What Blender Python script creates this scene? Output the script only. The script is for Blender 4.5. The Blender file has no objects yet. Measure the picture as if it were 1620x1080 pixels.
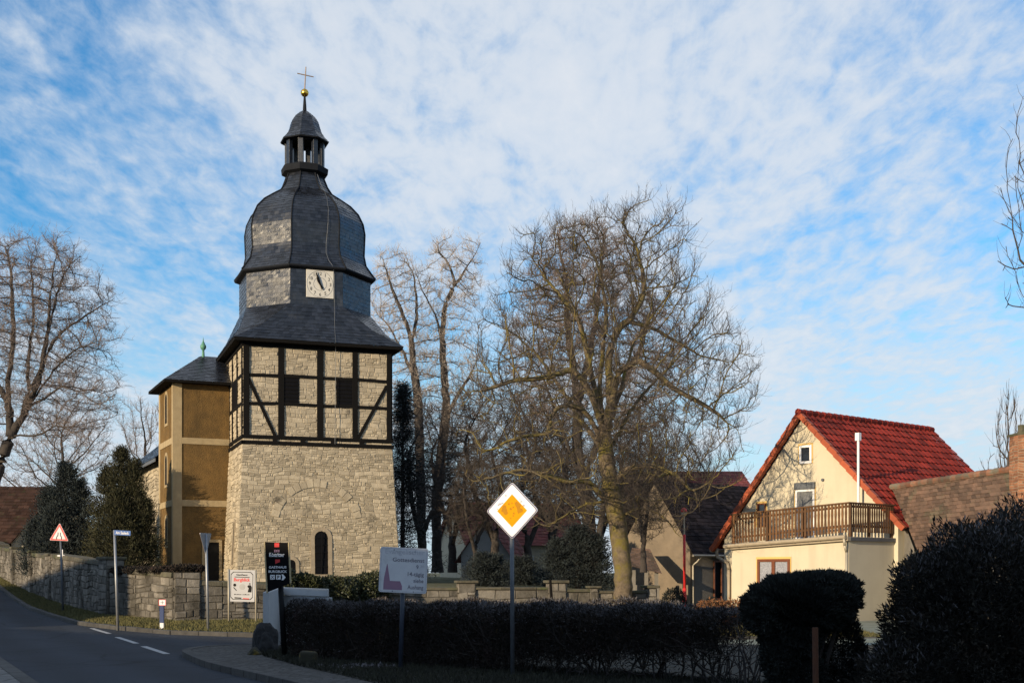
import bpy, math, random
import numpy as np
from mathutils import Vector, Matrix
from mathutils.geometry import tessellate_polygon
random.seed(11)
rng = np.random.default_rng(11)
scene = bpy.context.scene
COL = scene.collection
V = Vector

# ------------------------------------------------------------------ camera, sky, sun, exposure
EYE = 1.65
F = 2000.0                      # focal length in pixels of a 1620 px wide picture
HOR = 905.0                     # eye level row in that picture
cam_d = bpy.data.cameras.new('camera')
cam = bpy.data.objects.new('camera', cam_d); COL.objects.link(cam)
cam.location = (0, 0, EYE)
cam.rotation_euler = (math.radians(90), 0, 0)
cam_d.sensor_width = 36.0
cam_d.lens = F / 1620.0 * 36.0
cam_d.shift_y = (HOR - 540.0) / 1620.0
cam_d.clip_start = 0.1
cam_d.clip_end = 6000
scene.camera = cam

SUN_EL = 12.0
SUN_PHI = 42.0                  # degrees to the left of straight behind the camera
sdir = V((-math.sin(math.radians(SUN_PHI)) * math.cos(math.radians(SUN_EL)),
          -math.cos(math.radians(SUN_PHI)) * math.cos(math.radians(SUN_EL)),
          math.sin(math.radians(SUN_EL))))
sl = bpy.data.lights.new('sun', 'SUN')
sl.energy = 5.0
sl.angle = math.radians(0.5)
sl.color = (1.0, 0.80, 0.53)
so = bpy.data.objects.new('sun', sl); COL.objects.link(so)
so.rotation_euler = sdir.to_track_quat('Z', 'Y').to_euler()
so.location = (-30, -30, 40)

scene.view_settings.view_transform = 'Standard'
scene.view_settings.look = 'None'
scene.view_settings.gamma = 1.0
scene.view_settings.exposure = 0.32

world = bpy.data.worlds.new('World')
scene.world = world
world.use_nodes = True
SKY_LO, SKY_W, SKY_OFF = 0.835, 0.44, (2.2, 3.3, 0)
def build_world():
    nt = world.node_tree; N = nt.nodes; L = nt.links
    N.clear()
    out = N.new('ShaderNodeOutputWorld'); bg = N.new('ShaderNodeBackground')
    L.new(bg.outputs[0], out.inputs[0])
    bg.inputs['Strength'].default_value = 0.125
    sky = N.new('ShaderNodeTexSky'); sky.sky_type = 'NISHITA'
    sky.sun_disc = False
    sky.sun_elevation = math.radians(SUN_EL)
    # rotation 0 puts the sun at +Y, and it turns clockwise seen from above
    sky.sun_rotation = math.atan2(sdir.x, sdir.y)
    sky.air_density = 1.0; sky.dust_density = 0.15; sky.ozone_density = 3.0
    hs = N.new('ShaderNodeHueSaturation')
    hs.inputs['Hue'].default_value = 0.5; hs.inputs['Saturation'].default_value = 1.32; hs.inputs['Value'].default_value = 1.32
    L.new(sky.outputs[0], hs.inputs['Color'])
    tc = N.new('ShaderNodeTexCoord')
    sp = N.new('ShaderNodeSeparateXYZ'); L.new(tc.outputs['Generated'], sp.inputs[0])
    def M(op, a, b=None, c=None):
        n = N.new('ShaderNodeMath'); n.operation = op
        for i, x in enumerate((a, b, c)):
            if x is None: continue
            if isinstance(x, (int, float)): n.inputs[i].default_value = x
            else: L.new(x, n.inputs[i])
        return n.outputs[0]
    zz = M('ADD', M('MAXIMUM', sp.outputs[2], 0.0), 0.10)
    px = M('DIVIDE', sp.outputs[0], zz); py = M('DIVIDE', sp.outputs[1], zz)
    cb = N.new('ShaderNodeCombineXYZ'); L.new(px, cb.inputs[0]); L.new(py, cb.inputs[1])
    def noise(rot, scl, scale, detail, rough, dist=0.0, off=(0, 0, 0)):
        m0 = N.new('ShaderNodeMapping'); m0.vector_type = 'POINT'
        L.new(cb.outputs[0], m0.inputs['Vector'])
        m0.inputs['Rotation'].default_value = (0, 0, math.radians(rot))
        m0.inputs['Location'].default_value = off
        m0.inputs['Scale'].default_value = scl
        n = N.new('ShaderNodeTexNoise'); n.inputs['Scale'].default_value = scale
        n.inputs['Detail'].default_value = detail; n.inputs['Roughness'].default_value = rough
        n.inputs['Distortion'].default_value = dist
        L.new(m0.outputs[0], n.inputs['Vector'])
        return n.outputs['Fac']
    big = noise(25, (1.0, 0.55, 1), 0.75, 5, 0.5, 0.3, SKY_OFF)
    mid = noise(28, (1.0, 0.5, 1), 3.3, 9, 0.64, 0.5, (0.4, 2.2, 0))
    rip = noise(-18, (1.7, 0.75, 1), 12.0, 6, 0.58, 0.3)
    x = M('ADD', M('MULTIPLY', big, 1.0), M('MULTIPLY', mid, 0.75))
    x = M('ADD', x, M('MULTIPLY', rip, 0.48))
    r = N.new('ShaderNodeValToRGB')
    r.color_ramp.elements[0].position = 0.0; r.color_ramp.elements[1].position = 1.0
    r.color_ramp.interpolation = 'EASE'
    L.new(M('DIVIDE', M('SUBTRACT', x, SKY_LO), SKY_W), r.inputs[0])
    mask = M('MULTIPLY', r.outputs[0], 0.9)
    # cloud brightness varies with density
    cr = N.new('ShaderNodeValToRGB')
    cr.color_ramp.elements[0].color = (3.9, 4.5, 5.25, 1); cr.color_ramp.elements[1].color = (5.5, 5.55, 5.65, 1)
    L.new(M('DIVIDE', M('SUBTRACT', x, 1.05), 0.5), cr.inputs[0])
    mx = N.new('ShaderNodeMix'); mx.data_type = 'RGBA'
    # paler air towards the horizon
    hz_ = N.new('ShaderNodeMapRange'); hz_.interpolation_type = 'SMOOTHSTEP'
    hz_.inputs[1].default_value = 0.0; hz_.inputs[2].default_value = 0.24; hz_.inputs[3].default_value = 0.9; hz_.inputs[4].default_value = 0.0
    L.new(sp.outputs[2], hz_.inputs[0])
    pale = N.new('ShaderNodeMix'); pale.data_type = 'RGBA'; pale.inputs[7].default_value = (3.15, 4.2, 5.2, 1)
    L.new(hz_.outputs[0], pale.inputs[0]); L.new(hs.outputs[0], pale.inputs[6])
    L.new(mask, mx.inputs[0]); L.new(pale.outputs[2], mx.inputs[6]); L.new(cr.outputs[0], mx.inputs[7])
    # below the horizon the sky is never seen: keep it plain
    L.new(mx.outputs[2], bg.inputs['Color'])
build_world()

# ------------------------------------------------------------------ helpers
def P(u, v, Y):
    "point at depth Y that the photograph shows at pixel (u, v)"
    return V(((u - 810.0) / F * Y, Y, EYE + (HOR - v) / F * Y))
def XY(u, Y): return V(((u - 810.0) / F * Y, Y, 0))

RT = V((-0.45, 0.893, 0)); RN = V((0.893, 0.45, 0)); RO = V((-3.85, 18.9, 0))
def H(x, y):
    "height of the street level"
    s = (x - RO.x) * RT.x + (y - RO.y) * RT.y
    w = (x - RO.x) * RN.x + (y - RO.y) * RN.y
    z = 0.0
    if s > 16:
        q = min(s, 46) - 16
        z = 0.0011 * q * q
        if s > 46: z += 0.066 * (min(s, 110) - 46)
    k = (w - 6) / 14.0
    k = 1 - max(0.0, min(1.0, k)); k = k * k * (3 - 2 * k)
    return z * k

def topof(o):
    while o.parent is not None: o = o.parent
    return o

class MB:
    def __init__(s): s.v = []; s.f = []; s.r = []; s.m = []
    def face(s, pts, rnd=0.5, mi=0):
        i = len(s.v); s.v.extend([tuple(p) for p in pts]); s.f.append(tuple(range(i, i + len(pts)))); s.r.append(rnd); s.m.append(mi)
    def hexa(s, p, rnd=0.5, mi=0, skip=()):
        "p: 8 points, bottom ring 0-3 counter-clockwise from above, top ring 4-7"
        i = len(s.v); s.v.extend([tuple(q) for q in p])
        for k, q in enumerate(((3, 2, 1, 0), (4, 5, 6, 7), (0, 1, 5, 4), (1, 2, 6, 5), (2, 3, 7, 6), (3, 0, 4, 7))):
            if k in skip: continue
            s.f.append(tuple(i + a for a in q)); s.r.append(rnd); s.m.append(mi)
    def box(s, o, a, b, c, rnd=0.5, mi=0):
        o = V(o); a = V(a); b = V(b); c = V(c)
        if a.cross(b).dot(c) < 0: a, b = b, a
        s.hexa([o, o + a, o + a + b, o + b, o + c, o + a + c, o + a + b + c, o + b + c], rnd, mi)
    def cyl(s, p0, p1, r0, r1=None, n=10, rnd=0.5, mi=0, caps=True):
        p0 = V(p0); p1 = V(p1); r1 = r0 if r1 is None else r1
        t = (p1 - p0).normalized()
        a = t.orthogonal().normalized(); b = t.cross(a)
        i = len(s.v)
        for p, r in ((p0, r0), (p1, r1)):
            for k in range(n):
                th = 2 * math.pi * k / n
                s.v.append(tuple(p + (a * math.cos(th) + b * math.sin(th)) * r))
        for k in range(n):
            s.f.append((i + k, i + (k + 1) % n, i + n + (k + 1) % n, i + n + k)); s.r.append(rnd); s.m.append(mi)
        if caps:
            s.f.append(tuple(i + n - 1 - k for k in range(n))); s.r.append(rnd); s.m.append(mi)
            s.f.append(tuple(i + n + k for k in range(n))); s.r.append(rnd); s.m.append(mi)
    def path(s, pts, r, n=8, mi=0):
        for a, b in zip(pts[:-1], pts[1:]): s.cyl(a, b, r, r, n, mi=mi)
    def lathe(s, c, prof, n=20, mi=0, rnd=0.5):
        i = len(s.v); c = V(c)
        for r, z in prof:
            for k in range(n):
                th = 2 * math.pi * k / n
                s.v.append((c.x + r * math.cos(th), c.y + r * math.sin(th), c.z + z))
        for j in range(len(prof) - 1):
            for k in range(n):
                s.f.append((i + j * n + k, i + j * n + (k + 1) % n, i + (j + 1) * n + (k + 1) % n, i + (j + 1) * n + k)); s.r.append(rnd); s.m.append(mi)
    def prism(s, poly, ext, mi=0, rnd=0.5):
        "flat polygon (counter-clockwise seen against ext) pulled along ext"
        n = len(poly); ext = V(ext); poly = [V(p) for p in poly]
        nn = V((0, 0, 0))
        for k in range(n): nn += (poly[k] - poly[0]).cross(poly[(k + 1) % n] - poly[0])
        if nn.dot(ext) < 0: poly = poly[::-1]
        i = len(s.v); s.v.extend([tuple(p) for p in poly]); s.v.extend([tuple(p + ext) for p in poly])
        s.f.append(tuple(i + n - 1 - k for k in range(n))); s.f.append(tuple(i + n + k for k in range(n)))
        s.r += [rnd, rnd]; s.m += [mi, mi]
        for k in range(n):
            s.f.append((i + k, i + (k + 1) % n, i + n + (k + 1) % n, i + n + k)); s.r.append(rnd); s.m.append(mi)
    def build(s, name, mats, parent=None, smooth=False, bevel=0.0):
        off = topof(parent).location if parent is not None else V((0, 0, 0))
        me = bpy.data.meshes.new(name)
        me.from_pydata([(a - off.x, b - off.y, c - off.z) for a, b, c in s.v], [], s.f)
        if not isinstance(mats, (list, tuple)): mats = [mats]
        for m_ in mats: me.materials.append(m_)
        at = me.attributes.new('rnd', 'FLOAT', 'FACE'); at.data.foreach_set('value', s.r)
        me.polygons.foreach_set('material_index', s.m)
        if smooth: me.polygons.foreach_set('use_smooth', [True] * len(s.f))
        me.update()
        o = bpy.data.objects.new(name, me); COL.objects.link(o)
        if parent is not None: o.parent = parent
        if bevel:
            b = o.modifiers.new('bevel', 'BEVEL'); b.width = bevel; b.segments = 2; b.limit_method = 'ANGLE'; b.angle_limit = math.radians(40)
        return o

def fast_mesh(name, v, quads, mats, parent=None, rnd=None, mi=None, smooth=False):
    "numpy arrays to a mesh object; quads is (n,3) or (n,4)"
    off = topof(parent).location if parent is not None else V((0, 0, 0))
    me = bpy.data.meshes.new(name)
    v = np.asarray(v, np.float32) - np.array(off, np.float32)
    k = quads.shape[1]; n = len(quads)
    me.vertices.add(len(v)); me.vertices.foreach_set('co', v.ravel())
    me.loops.add(n * k); me.loops.foreach_set('vertex_index', quads.astype(np.int32).ravel())
    me.polygons.add(n); me.polygons.foreach_set('loop_start', np.arange(0, n * k, k, dtype=np.int32))
    me.polygons.foreach_set('loop_total', np.full(n, k, np.int32))
    if smooth: me.polygons.foreach_set('use_smooth', np.ones(n, bool))
    if not isinstance(mats, (list, tuple)): mats = [mats]
    for m_ in mats: me.materials.append(m_)
    if mi is not None: me.polygons.foreach_set('material_index', np.asarray(mi, np.int32))
    if rnd is not None:
        at = me.attributes.new('rnd', 'FLOAT', 'FACE'); at.data.foreach_set('value', np.asarray(rnd, np.float32))
    me.update(calc_edges=True); me.validate()
    o = bpy.data.objects.new(name, me); COL.objects.link(o)
    if parent is not None: o.parent = parent
    return o

def thing(name, label, cat, loc=(0, 0, 0), group=None):
    o = bpy.data.objects.new(name, None); COL.objects.link(o)
    o.location = V(loc); o.empty_display_size = 0.2
    o['label'] = label; o['category'] = cat
    if group: o['group'] = group
    return o
def tag(o, label, cat, group=None, kind=None):
    o['label'] = label; o['category'] = cat
    if group: o['group'] = group
    if kind: o['kind'] = kind
    return o
def struct(o): o['kind'] = 'structure'; return o

# ------------------------------------------------------------------ materials
def mat(name, col, col2=None, rough=0.85, scale=3.0, detail=6, bump=0.0, bscale=40.0, rnd=0.0, stain=None, sscale=0.8,
        slo=0.55, shi=0.7, metal=0.0, spec=0.5, grain=0.0):
    m = bpy.data.materials.new(name); m.use_nodes = True
    nt = m.node_tree; N = nt.nodes; L = nt.links
    b = N['Principled BSDF']
    b.inputs['Roughness'].default_value = rough; b.inputs['Metallic'].default_value = metal
    b.inputs['Specular IOR Level'].default_value = spec
    tc = N.new('ShaderNodeTexCoord')
    n1 = N.new('ShaderNodeTexNoise'); n1.inputs['Scale'].default_value = scale; n1.inputs['Detail'].default_value = detail
    n1.inputs['Roughness'].default_value = 0.65
    L.new(tc.outputs['Object'], n1.inputs['Vector'])
    if col2 is None: col2 = tuple(c * 0.72 for c in col)
    rp = N.new('ShaderNodeMapRange'); rp.inputs[1].default_value = 0.3; rp.inputs[2].default_value = 0.7
    L.new(n1.outputs['Fac'], rp.inputs[0])
    mx = N.new('ShaderNodeMix'); mx.data_type = 'RGBA'
    mx.inputs[6].default_value = (*col2, 1); mx.inputs[7].default_value = (*col, 1)
    L.new(rp.outputs[0], mx.inputs[0]); c = mx.outputs[2]
    if stain is not None:
        n2 = N.new('ShaderNodeTexNoise'); n2.inputs['Scale'].default_value = sscale; n2.inputs['Detail'].default_value = 8
        n2.inputs['Roughness'].default_value = 0.7
        L.new(tc.outputs['Object'], n2.inputs['Vector'])
        r2 = N.new('ShaderNodeMapRange'); r2.inputs[1].default_value = slo; r2.inputs[2].default_value = shi
        L.new(n2.outputs['Fac'], r2.inputs[0])
        m2 = N.new('ShaderNodeMix'); m2.data_type = 'RGBA'; m2.inputs[7].default_value = (*stain, 1)
        L.new(r2.outputs[0], m2.inputs[0]); L.new(c, m2.inputs[6]); c = m2.outputs[2]
    if rnd:
        at = N.new('ShaderNodeAttribute'); at.attribute_name = 'rnd'
        mr = N.new('ShaderNodeMapRange'); mr.inputs[3].default_value = 1 - rnd; mr.inputs[4].default_value = 1 + rnd
        L.new(at.outputs['Fac'], mr.inputs[0])
        m3 = N.new('ShaderNodeMix'); m3.data_type = 'RGBA'; m3.blend_type = 'MULTIPLY'; m3.inputs[0].default_value = 1
        L.new(c, m3.inputs[6]); L.new(mr.outputs[0], m3.inputs[7]); c = m3.outputs[2]
    if grain:
        n4 = N.new('ShaderNodeTexNoise'); n4.inputs['Scale'].default_value = 60; n4.inputs['Detail'].default_value = 3
        L.new(tc.outputs['Object'], n4.inputs['Vector'])
        mr4 = N.new('ShaderNodeMapRange'); mr4.inputs[1].default_value = 0.25; mr4.inputs[2].default_value = 0.75
        mr4.inputs[3].default_value = 1 - grain; mr4.inputs[4].default_value = 1 + grain
        L.new(n4.outputs['Fac'], mr4.inputs[0])
        m4 = N.new('ShaderNodeMix'); m4.data_type = 'RGBA'; m4.blend_type = 'MULTIPLY'; m4.inputs[0].default_value = 1
        L.new(c, m4.inputs[6]); L.new(mr4.outputs[0], m4.inputs[7]); c = m4.outputs[2]
    L.new(c, b.inputs['Base Color'])
    if bump:
        n3 = N.new('ShaderNodeTexNoise'); n3.inputs['Scale'].default_value = bscale; n3.inputs['Detail'].default_value = 5
        L.new(tc.outputs['Object'], n3.inputs['Vector'])
        bp = N.new('ShaderNodeBump'); bp.inputs['Strength'].default_value = bump; bp.inputs['Distance'].default_value = 0.02
        L.new(n3.outputs['Fac'], bp.inputs['Height']); L.new(bp.outputs[0], b.inputs['Normal'])
    return m

M = {}
M['slate'] = mat('slate', (.017, .021, .031), (.008, .010, .016), .40, 6, bump=.25, bscale=25, rnd=.55, stain=(.034, .034, .034), sscale=1.2, slo=.58, shi=.78, spec=.6)
M['slate_edge'] = mat('slate_edge', (.014, .016, .021), None, .85, 8, spec=.15)
M['limestone'] = mat('limestone', (.43, .37, .275), (.33, .28, .205), .95, 5, bump=.5, bscale=18, rnd=.26, stain=(.085, .075, .06), sscale=1.1, slo=.58, shi=.72, spec=.2, grain=.22)
M['mortar'] = mat('mortar', (.34, .295, .225), (.23, .20, .15), .95, 4, bump=.8, bscale=25, spec=.15)
M['dressed'] = mat('dressed_stone', (.36, .30, .22), (.25, .205, .15), .9, 5, bump=.4, bscale=30, spec=.2)
M['wallstone'] = mat('weathered_wall_stone', (.22, .20, .175), (.12, .11, .095), .95, 3, bump=.9, bscale=16, rnd=.38, stain=(.045, .041, .034), sscale=.8, slo=.47, shi=.62, spec=.15, grain=.2)
M['coping'] = mat('mossy_coping', (.10, .088, .062), (.045, .042, .03), .95, 4, bump=.8, bscale=14, rnd=.3, stain=(.06, .07, .025), slo=.5, shi=.66)
M['timber'] = mat('black_timber', (.007, .006, .006), (.004, .004, .004), .9, 10, bump=.3, bscale=30, spec=.15)
M['dark'] = mat('dark_opening', (.006, .006, .008), None, .7, 5, spec=.08)
M['wallmortar'] = mat('dark_wall_mortar', (.105, .095, .08), (.05, .046, .04), .95, 4, bump=.8, bscale=25, spec=.1)
M['ochre'] = mat('ochre_roughcast', (.185, .112, .042), (.105, .068, .030), .95, 2.5, bump=1.0, bscale=22, grain=.35, spec=.1)
M['buff'] = mat('buff_render', (.40, .315, .19), (.31, .24, .145), .9, 3, bump=.3, bscale=40, spec=.1)
M['copper'] = mat('green_copper', (.10, .28, .19), (.06, .18, .13), .6, 10, bump=.2)
M['gold'] = mat('gilded', (.80, .52, .10), (.65, .38, .06), .25, 6, metal=1.0)
M['iron'] = mat('iron', (.30, .22, .16), None, .6, 8)
M['clockface'] = mat('clock_face', (.62, .59, .52), (.52, .50, .46), .6, 3)
M['black'] = mat('black_paint', (.006, .006, .007), None, .55, 6, spec=.15)
M['steel'] = mat('galvanised_steel', (.34, .35, .37), (.25, .26, .28), .5, 8, metal=.6)
M['greysteel'] = mat('dull_grey_pole', (.13, .14, .16), (.09, .10, .11), .55, 8, metal=.3)
M['white'] = mat('white_enamel', (.76, .76, .77), (.71, .71, .73), .6, 3, spec=.2)
M['boardwhite'] = mat('matt_white_board', (.46, .46, .47), (.41, .41, .43), .7, 3, spec=.1)
M['whitesign'] = mat('faded_white_sign', (.60, .60, .62), (.50, .50, .53), .5, 2.5, stain=(.46, .46, .47), sscale=4)
M['red'] = mat('red_paint', (.62, .03, .03), (.52, .025, .025), .5, 4)
M['signblack'] = mat('black_sign', (.004, .004, .005), None, .6, 5, spec=.08)
M['blue'] = mat('blue_enamel', (.025, .11, .36), (.02, .09, .30), .45, 4)
M['bluepost'] = mat('blue_post', (.02, .045, .15), (.012, .03, .10), .6, 12)
M['amber'] = mat('amber_sheeting', (.66, .27, .003), (.60, .24, .003), .7, 6, spec=.08)
M['ambersoil'] = mat('soiled_amber', (.40, .185, .012), (.34, .155, .012), .7, 6, spec=.08)
M['cream'] = mat('cream_gold_edge', (.45, .36, .20), None, .5, 5)
M['grime'] = mat('grime', (.36, .38, .46), None, .7, 10)
M['navy'] = mat('navy_line', (.03, .04, .16), None, .5, 4)
M['fadedink'] = mat('faded_ink', (.17, .16, .20), None, .6, 6)
M['veryfaded'] = mat('bleached_ink', (.45, .45, .50), None, .6, 6)
M['plumprint'] = mat('faded_plum_print', (.28, .15, .22), (.23, .14, .21), .6, 4)
M['asphalt'] = mat('asphalt', (.025, .031, .042), (.016, .021, .030), .88, .35, bump=.35, bscale=90, grain=.25, spec=.25, stain=(.018, .021, .028), sscale=.25, slo=.5, shi=.75)
M['marking'] = mat('road_marking', (.42, .42, .42), (.27, .27, .28), .85, 12, stain=(.05, .055, .065), sscale=9, slo=.55, shi=.66)
M['kerb'] = mat('kerb_stone', (.060, .057, .054), (.032, .031, .030), .9, 5, bump=.5, bscale=30, rnd=.2)
M['grass'] = mat('grass_ground', (.085, .083, .030), (.05, .052, .022), .95, 1.6, bump=.8, bscale=30, stain=(.12, .10, .05), sscale=2.0)
M['lawn'] = mat('frosted_lawn', (.22, .24, .21), (.12, .14, .10), .95, 2.0, bump=.8, bscale=30)
M['soil'] = mat('soil', (.024, .023, .015), (.014, .014, .010), .95, 3, bump=.9, bscale=25)
M['concrete'] = mat('pale_concrete', (.40, .41, .42), (.33, .34, .35), .85, 2, bump=.15, bscale=50)
M['plaster'] = mat('cream_plaster', (.545, .49, .375), (.50, .445, .34), .9, 1.2, bump=.12, bscale=60, spec=.15)
M['reveal'] = mat('yellow_reveal', (.62, .42, .14), (.55, .36, .12), .8, 4)
M['redtile'] = mat('red_roof_tile', (.225, .024, .015), (.15, .018, .012), .75, 3, rnd=.42, bump=.2, spec=.18)
M['verge'] = mat('orange_verge_tile', (.36, .075, .025), (.28, .055, .02), .6, 5, rnd=.2)
M['oldtile'] = mat('old_brown_tile', (.135, .080, .056), (.075, .050, .036), .9, 2.5, rnd=.42, bump=.5, bscale=20, stain=(.075, .075, .045), sscale=1.2)
M['darktile'] = mat('dark_roof_tile', (.026, .021, .023), (.014, .012, .015), .95, 3, rnd=.5, bump=.3, spec=.08, stain=(.09, .085, .085), sscale=1.2, slo=.62, shi=.74)
M['redbrown'] = mat('red_brown_roof', (.20, .042, .034), (.13, .030, .026), .8, 3, rnd=.3)
M['railwood'] = mat('brown_rail_wood', (.135, .062, .020), (.075, .034, .013), .75, 7, rnd=.35, bump=.2)
M['framewood'] = mat('red_brown_frame', (.16, .045, .015), (.12, .035, .012), .5, 7)
M['gutter'] = mat('beige_gutter', (.36, .30, .22), (.28, .235, .175), .6, 4)
M['zinc'] = mat('zinc_pipe', (.40, .36, .28), (.34, .30, .24), .5, 4, metal=.2)
M['glass'] = mat('window_glass', (.02, .022, .028), (.012, .014, .018), .08, 3, spec=.8)
M['curtain'] = mat('lace_curtain', (.36, .37, .42), (.14, .15, .18), .9, 26, detail=3)
M['blind'] = mat('grey_blind', (.16, .165, .175), (.12, .125, .13), .6, 4)
M['greyplaster'] = mat('grey_plaster', (.20, .185, .165), (.145, .135, .12), .95, 1.5, bump=.4, bscale=30)
M['beigeplaster'] = mat('beige_plaster', (.21, .165, .118), (.13, .105, .078), .95, 1.3, bump=.3, bscale=30)
M['brick'] = mat('red_brick', (.30, .13, .065), (.20, .085, .045), .9, 4, rnd=.4, bump=.5)
M['barkwalnut'] = mat('walnut_bark', (.165, .125, .082), (.065, .050, .036), .95, 7, bump=1.0, bscale=14, stain=(.13, .105, .02), sscale=1.3, slo=.46, shi=.62)
M['lichen'] = mat('lichen_branch', (.155, .118, .062), (.075, .060, .045), .95, 2.5, stain=(.19, .15, .028), sscale=1.1, slo=.44, shi=.62)
M['twigbrown'] = mat('brown_twig', (.075, .058, .046), (.045, .036, .03), .9, 3)
M['barkdark'] = mat('dark_bark', (.060, .049, .043), (.032, .027, .025), .95, 6, bump=.8, bscale=16)
M['twigfrost'] = mat('frosted_twig', (.52, .44, .37), (.32, .26, .21), .95, 2)
M['twigpink'] = mat('pale_twig', (.27, .21, .175), (.15, .115, .10), .95, 2)
M['spruce'] = mat('spruce_needle', (.020, .029, .031), (.010, .015, .017), .9, 3, rnd=.5)
M['juniper'] = mat('blue_green_needle', (.026, .036, .036), (.012, .018, .019), .9, 2, rnd=.5)
M['cypressgreen'] = mat('olive_needle', (.042, .040, .014), (.019, .020, .008), .9, 1.5, rnd=.5)
M['thuja'] = mat('thuja_spray', (.015, .013, .008), (.007, .0065, .004), .95, 2, rnd=.55, stain=(.040, .024, .013), sscale=2)
M['yew'] = mat('yew_spray', (.016, .020, .016), (.008, .011, .010), .9, 2, rnd=.55)
M['frost'] = mat('frosted_spray', (.125, .118, .125), (.06, .056, .06), .95, 6, rnd=.3)
M['hedge'] = mat('hedge_twig', (.026, .018, .012), (.012, .009, .007), .95, 2, rnd=.55, stain=(.042, .022, .022), sscale=1.5)
M['ivy'] = mat('ivy_leaf', (.040, .046, .016), (.016, .022, .009), .6, 3, rnd=.6)
M['grassblade'] = mat('grass_blade', (.115, .10, .034), (.065, .065, .022), .9, 1.5, rnd=.4)
M['boulder'] = mat('dark_boulder', (.016, .0155, .016), (.008, .008, .009), .85, 6, bump=1.0, bscale=9, stain=(.10, .10, .10), sscale=9, slo=.66, shi=.70)
M['moss'] = mat('mossy_stone', (.035, .032, .016), (.020, .019, .012), .95, 5, bump=.8, bscale=10, stain=(.12, .085, .012), sscale=4, slo=.53, shi=.62)
M['dimtile'] = mat('dark_brown_tile', (.060, .032, .024), (.034, .021, .017), .95, 3, rnd=.4, bump=.4, stain=(.04, .045, .02), sscale=1.2, spec=.1)
M['hill'] = mat('frosted_hazy_wood', (.50, .43, .39), (.36, .31, .29), .95, .05, detail=8, bump=1, bscale=.3)  # pale tone carries the distance haze as well as frost
M['rust'] = mat('rusty_post', (.10, .035, .014), (.06, .024, .012), .9, 8)

def vary_rough(m, lo, hi):
    nt = m.node_tree; N = nt.nodes; L = nt.links
    at = N.new('ShaderNodeAttribute'); at.attribute_name = 'rnd'
    mu = N.new('ShaderNodeMath'); mu.operation = 'MULTIPLY'; mu.inputs[1].default_value = 7.31; L.new(at.outputs['Fac'], mu.inputs[0])
    fr = N.new('ShaderNodeMath'); fr.operation = 'FRACT'; L.new(mu.outputs[0], fr.inputs[0])
    mr = N.new('ShaderNodeMapRange'); mr.inputs[3].default_value = lo; mr.inputs[4].default_value = hi
    L.new(fr.outputs[0], mr.inputs[0]); L.new(mr.outputs[0], N['Principled BSDF'].inputs['Roughness'])
vary_rough(M['slate'], .24, .40)
def asphalt_wear(m):
    nt = m.node_tree; N = nt.nodes; L = nt.links; b = N['Principled BSDF']
    tc = N.new('ShaderNodeTexCoord'); src = b.inputs['Base Color'].links[0].from_socket
    # old cracks
    nz = N.new('ShaderNodeTexNoise'); nz.inputs['Scale'].default_value = 1.4; nz.inputs['Detail'].default_value = 5; L.new(tc.outputs['Object'], nz.inputs['Vector'])
    ad = N.new('ShaderNodeMix'); ad.data_type = 'VECTOR'; ad.inputs[0].default_value = .22; L.new(tc.outputs['Object'], ad.inputs[4]); L.new(nz.outputs['Color'], ad.inputs[5])
    vo = N.new('ShaderNodeTexVoronoi'); vo.feature = 'DISTANCE_TO_EDGE'; vo.inputs['Scale'].default_value = .42; L.new(ad.outputs[1], vo.inputs['Vector'])
    mr = N.new('ShaderNodeMapRange'); mr.inputs[1].default_value = .004; mr.inputs[2].default_value = .018; mr.inputs[3].default_value = .55; mr.inputs[4].default_value = 1.0
    L.new(vo.outputs['Distance'], mr.inputs[0])
    # lighter worn wheel tracks along the road
    mp = N.new('ShaderNodeMapping'); mp.inputs['Rotation'].default_value = (0, 0, math.radians(-26.7)); L.new(tc.outputs['Object'], mp.inputs['Vector'])
    sx = N.new('ShaderNodeSeparateXYZ'); L.new(mp.outputs[0], sx.inputs[0])
    wv = N.new('ShaderNodeMath'); wv.operation = 'SINE'; ml = N.new('ShaderNodeMath'); ml.operation = 'MULTIPLY'; ml.inputs[1].default_value = 4.0
    L.new(sx.outputs[0], ml.inputs[0]); L.new(ml.outputs[0], wv.inputs[0])
    m2 = N.new('ShaderNodeMapRange'); m2.inputs[1].default_value = -1; m2.inputs[2].default_value = 1; m2.inputs[3].default_value = .9; m2.inputs[4].default_value = 1.22
    L.new(wv.outputs[0], m2.inputs[0])
    mm = N.new('ShaderNodeMath'); mm.operation = 'MULTIPLY'; L.new(mr.outputs[0], mm.inputs[0]); L.new(m2.outputs[0], mm.inputs[1])
    mx = N.new('ShaderNodeMix'); mx.data_type = 'RGBA'; mx.blend_type = 'MULTIPLY'; mx.inputs[0].default_value = 1
    L.new(src, mx.inputs[6]); L.new(mm.outputs[0], mx.inputs[7]); L.new(mx.outputs[2], b.inputs['Base Color'])
asphalt_wear(M['asphalt'])
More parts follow.
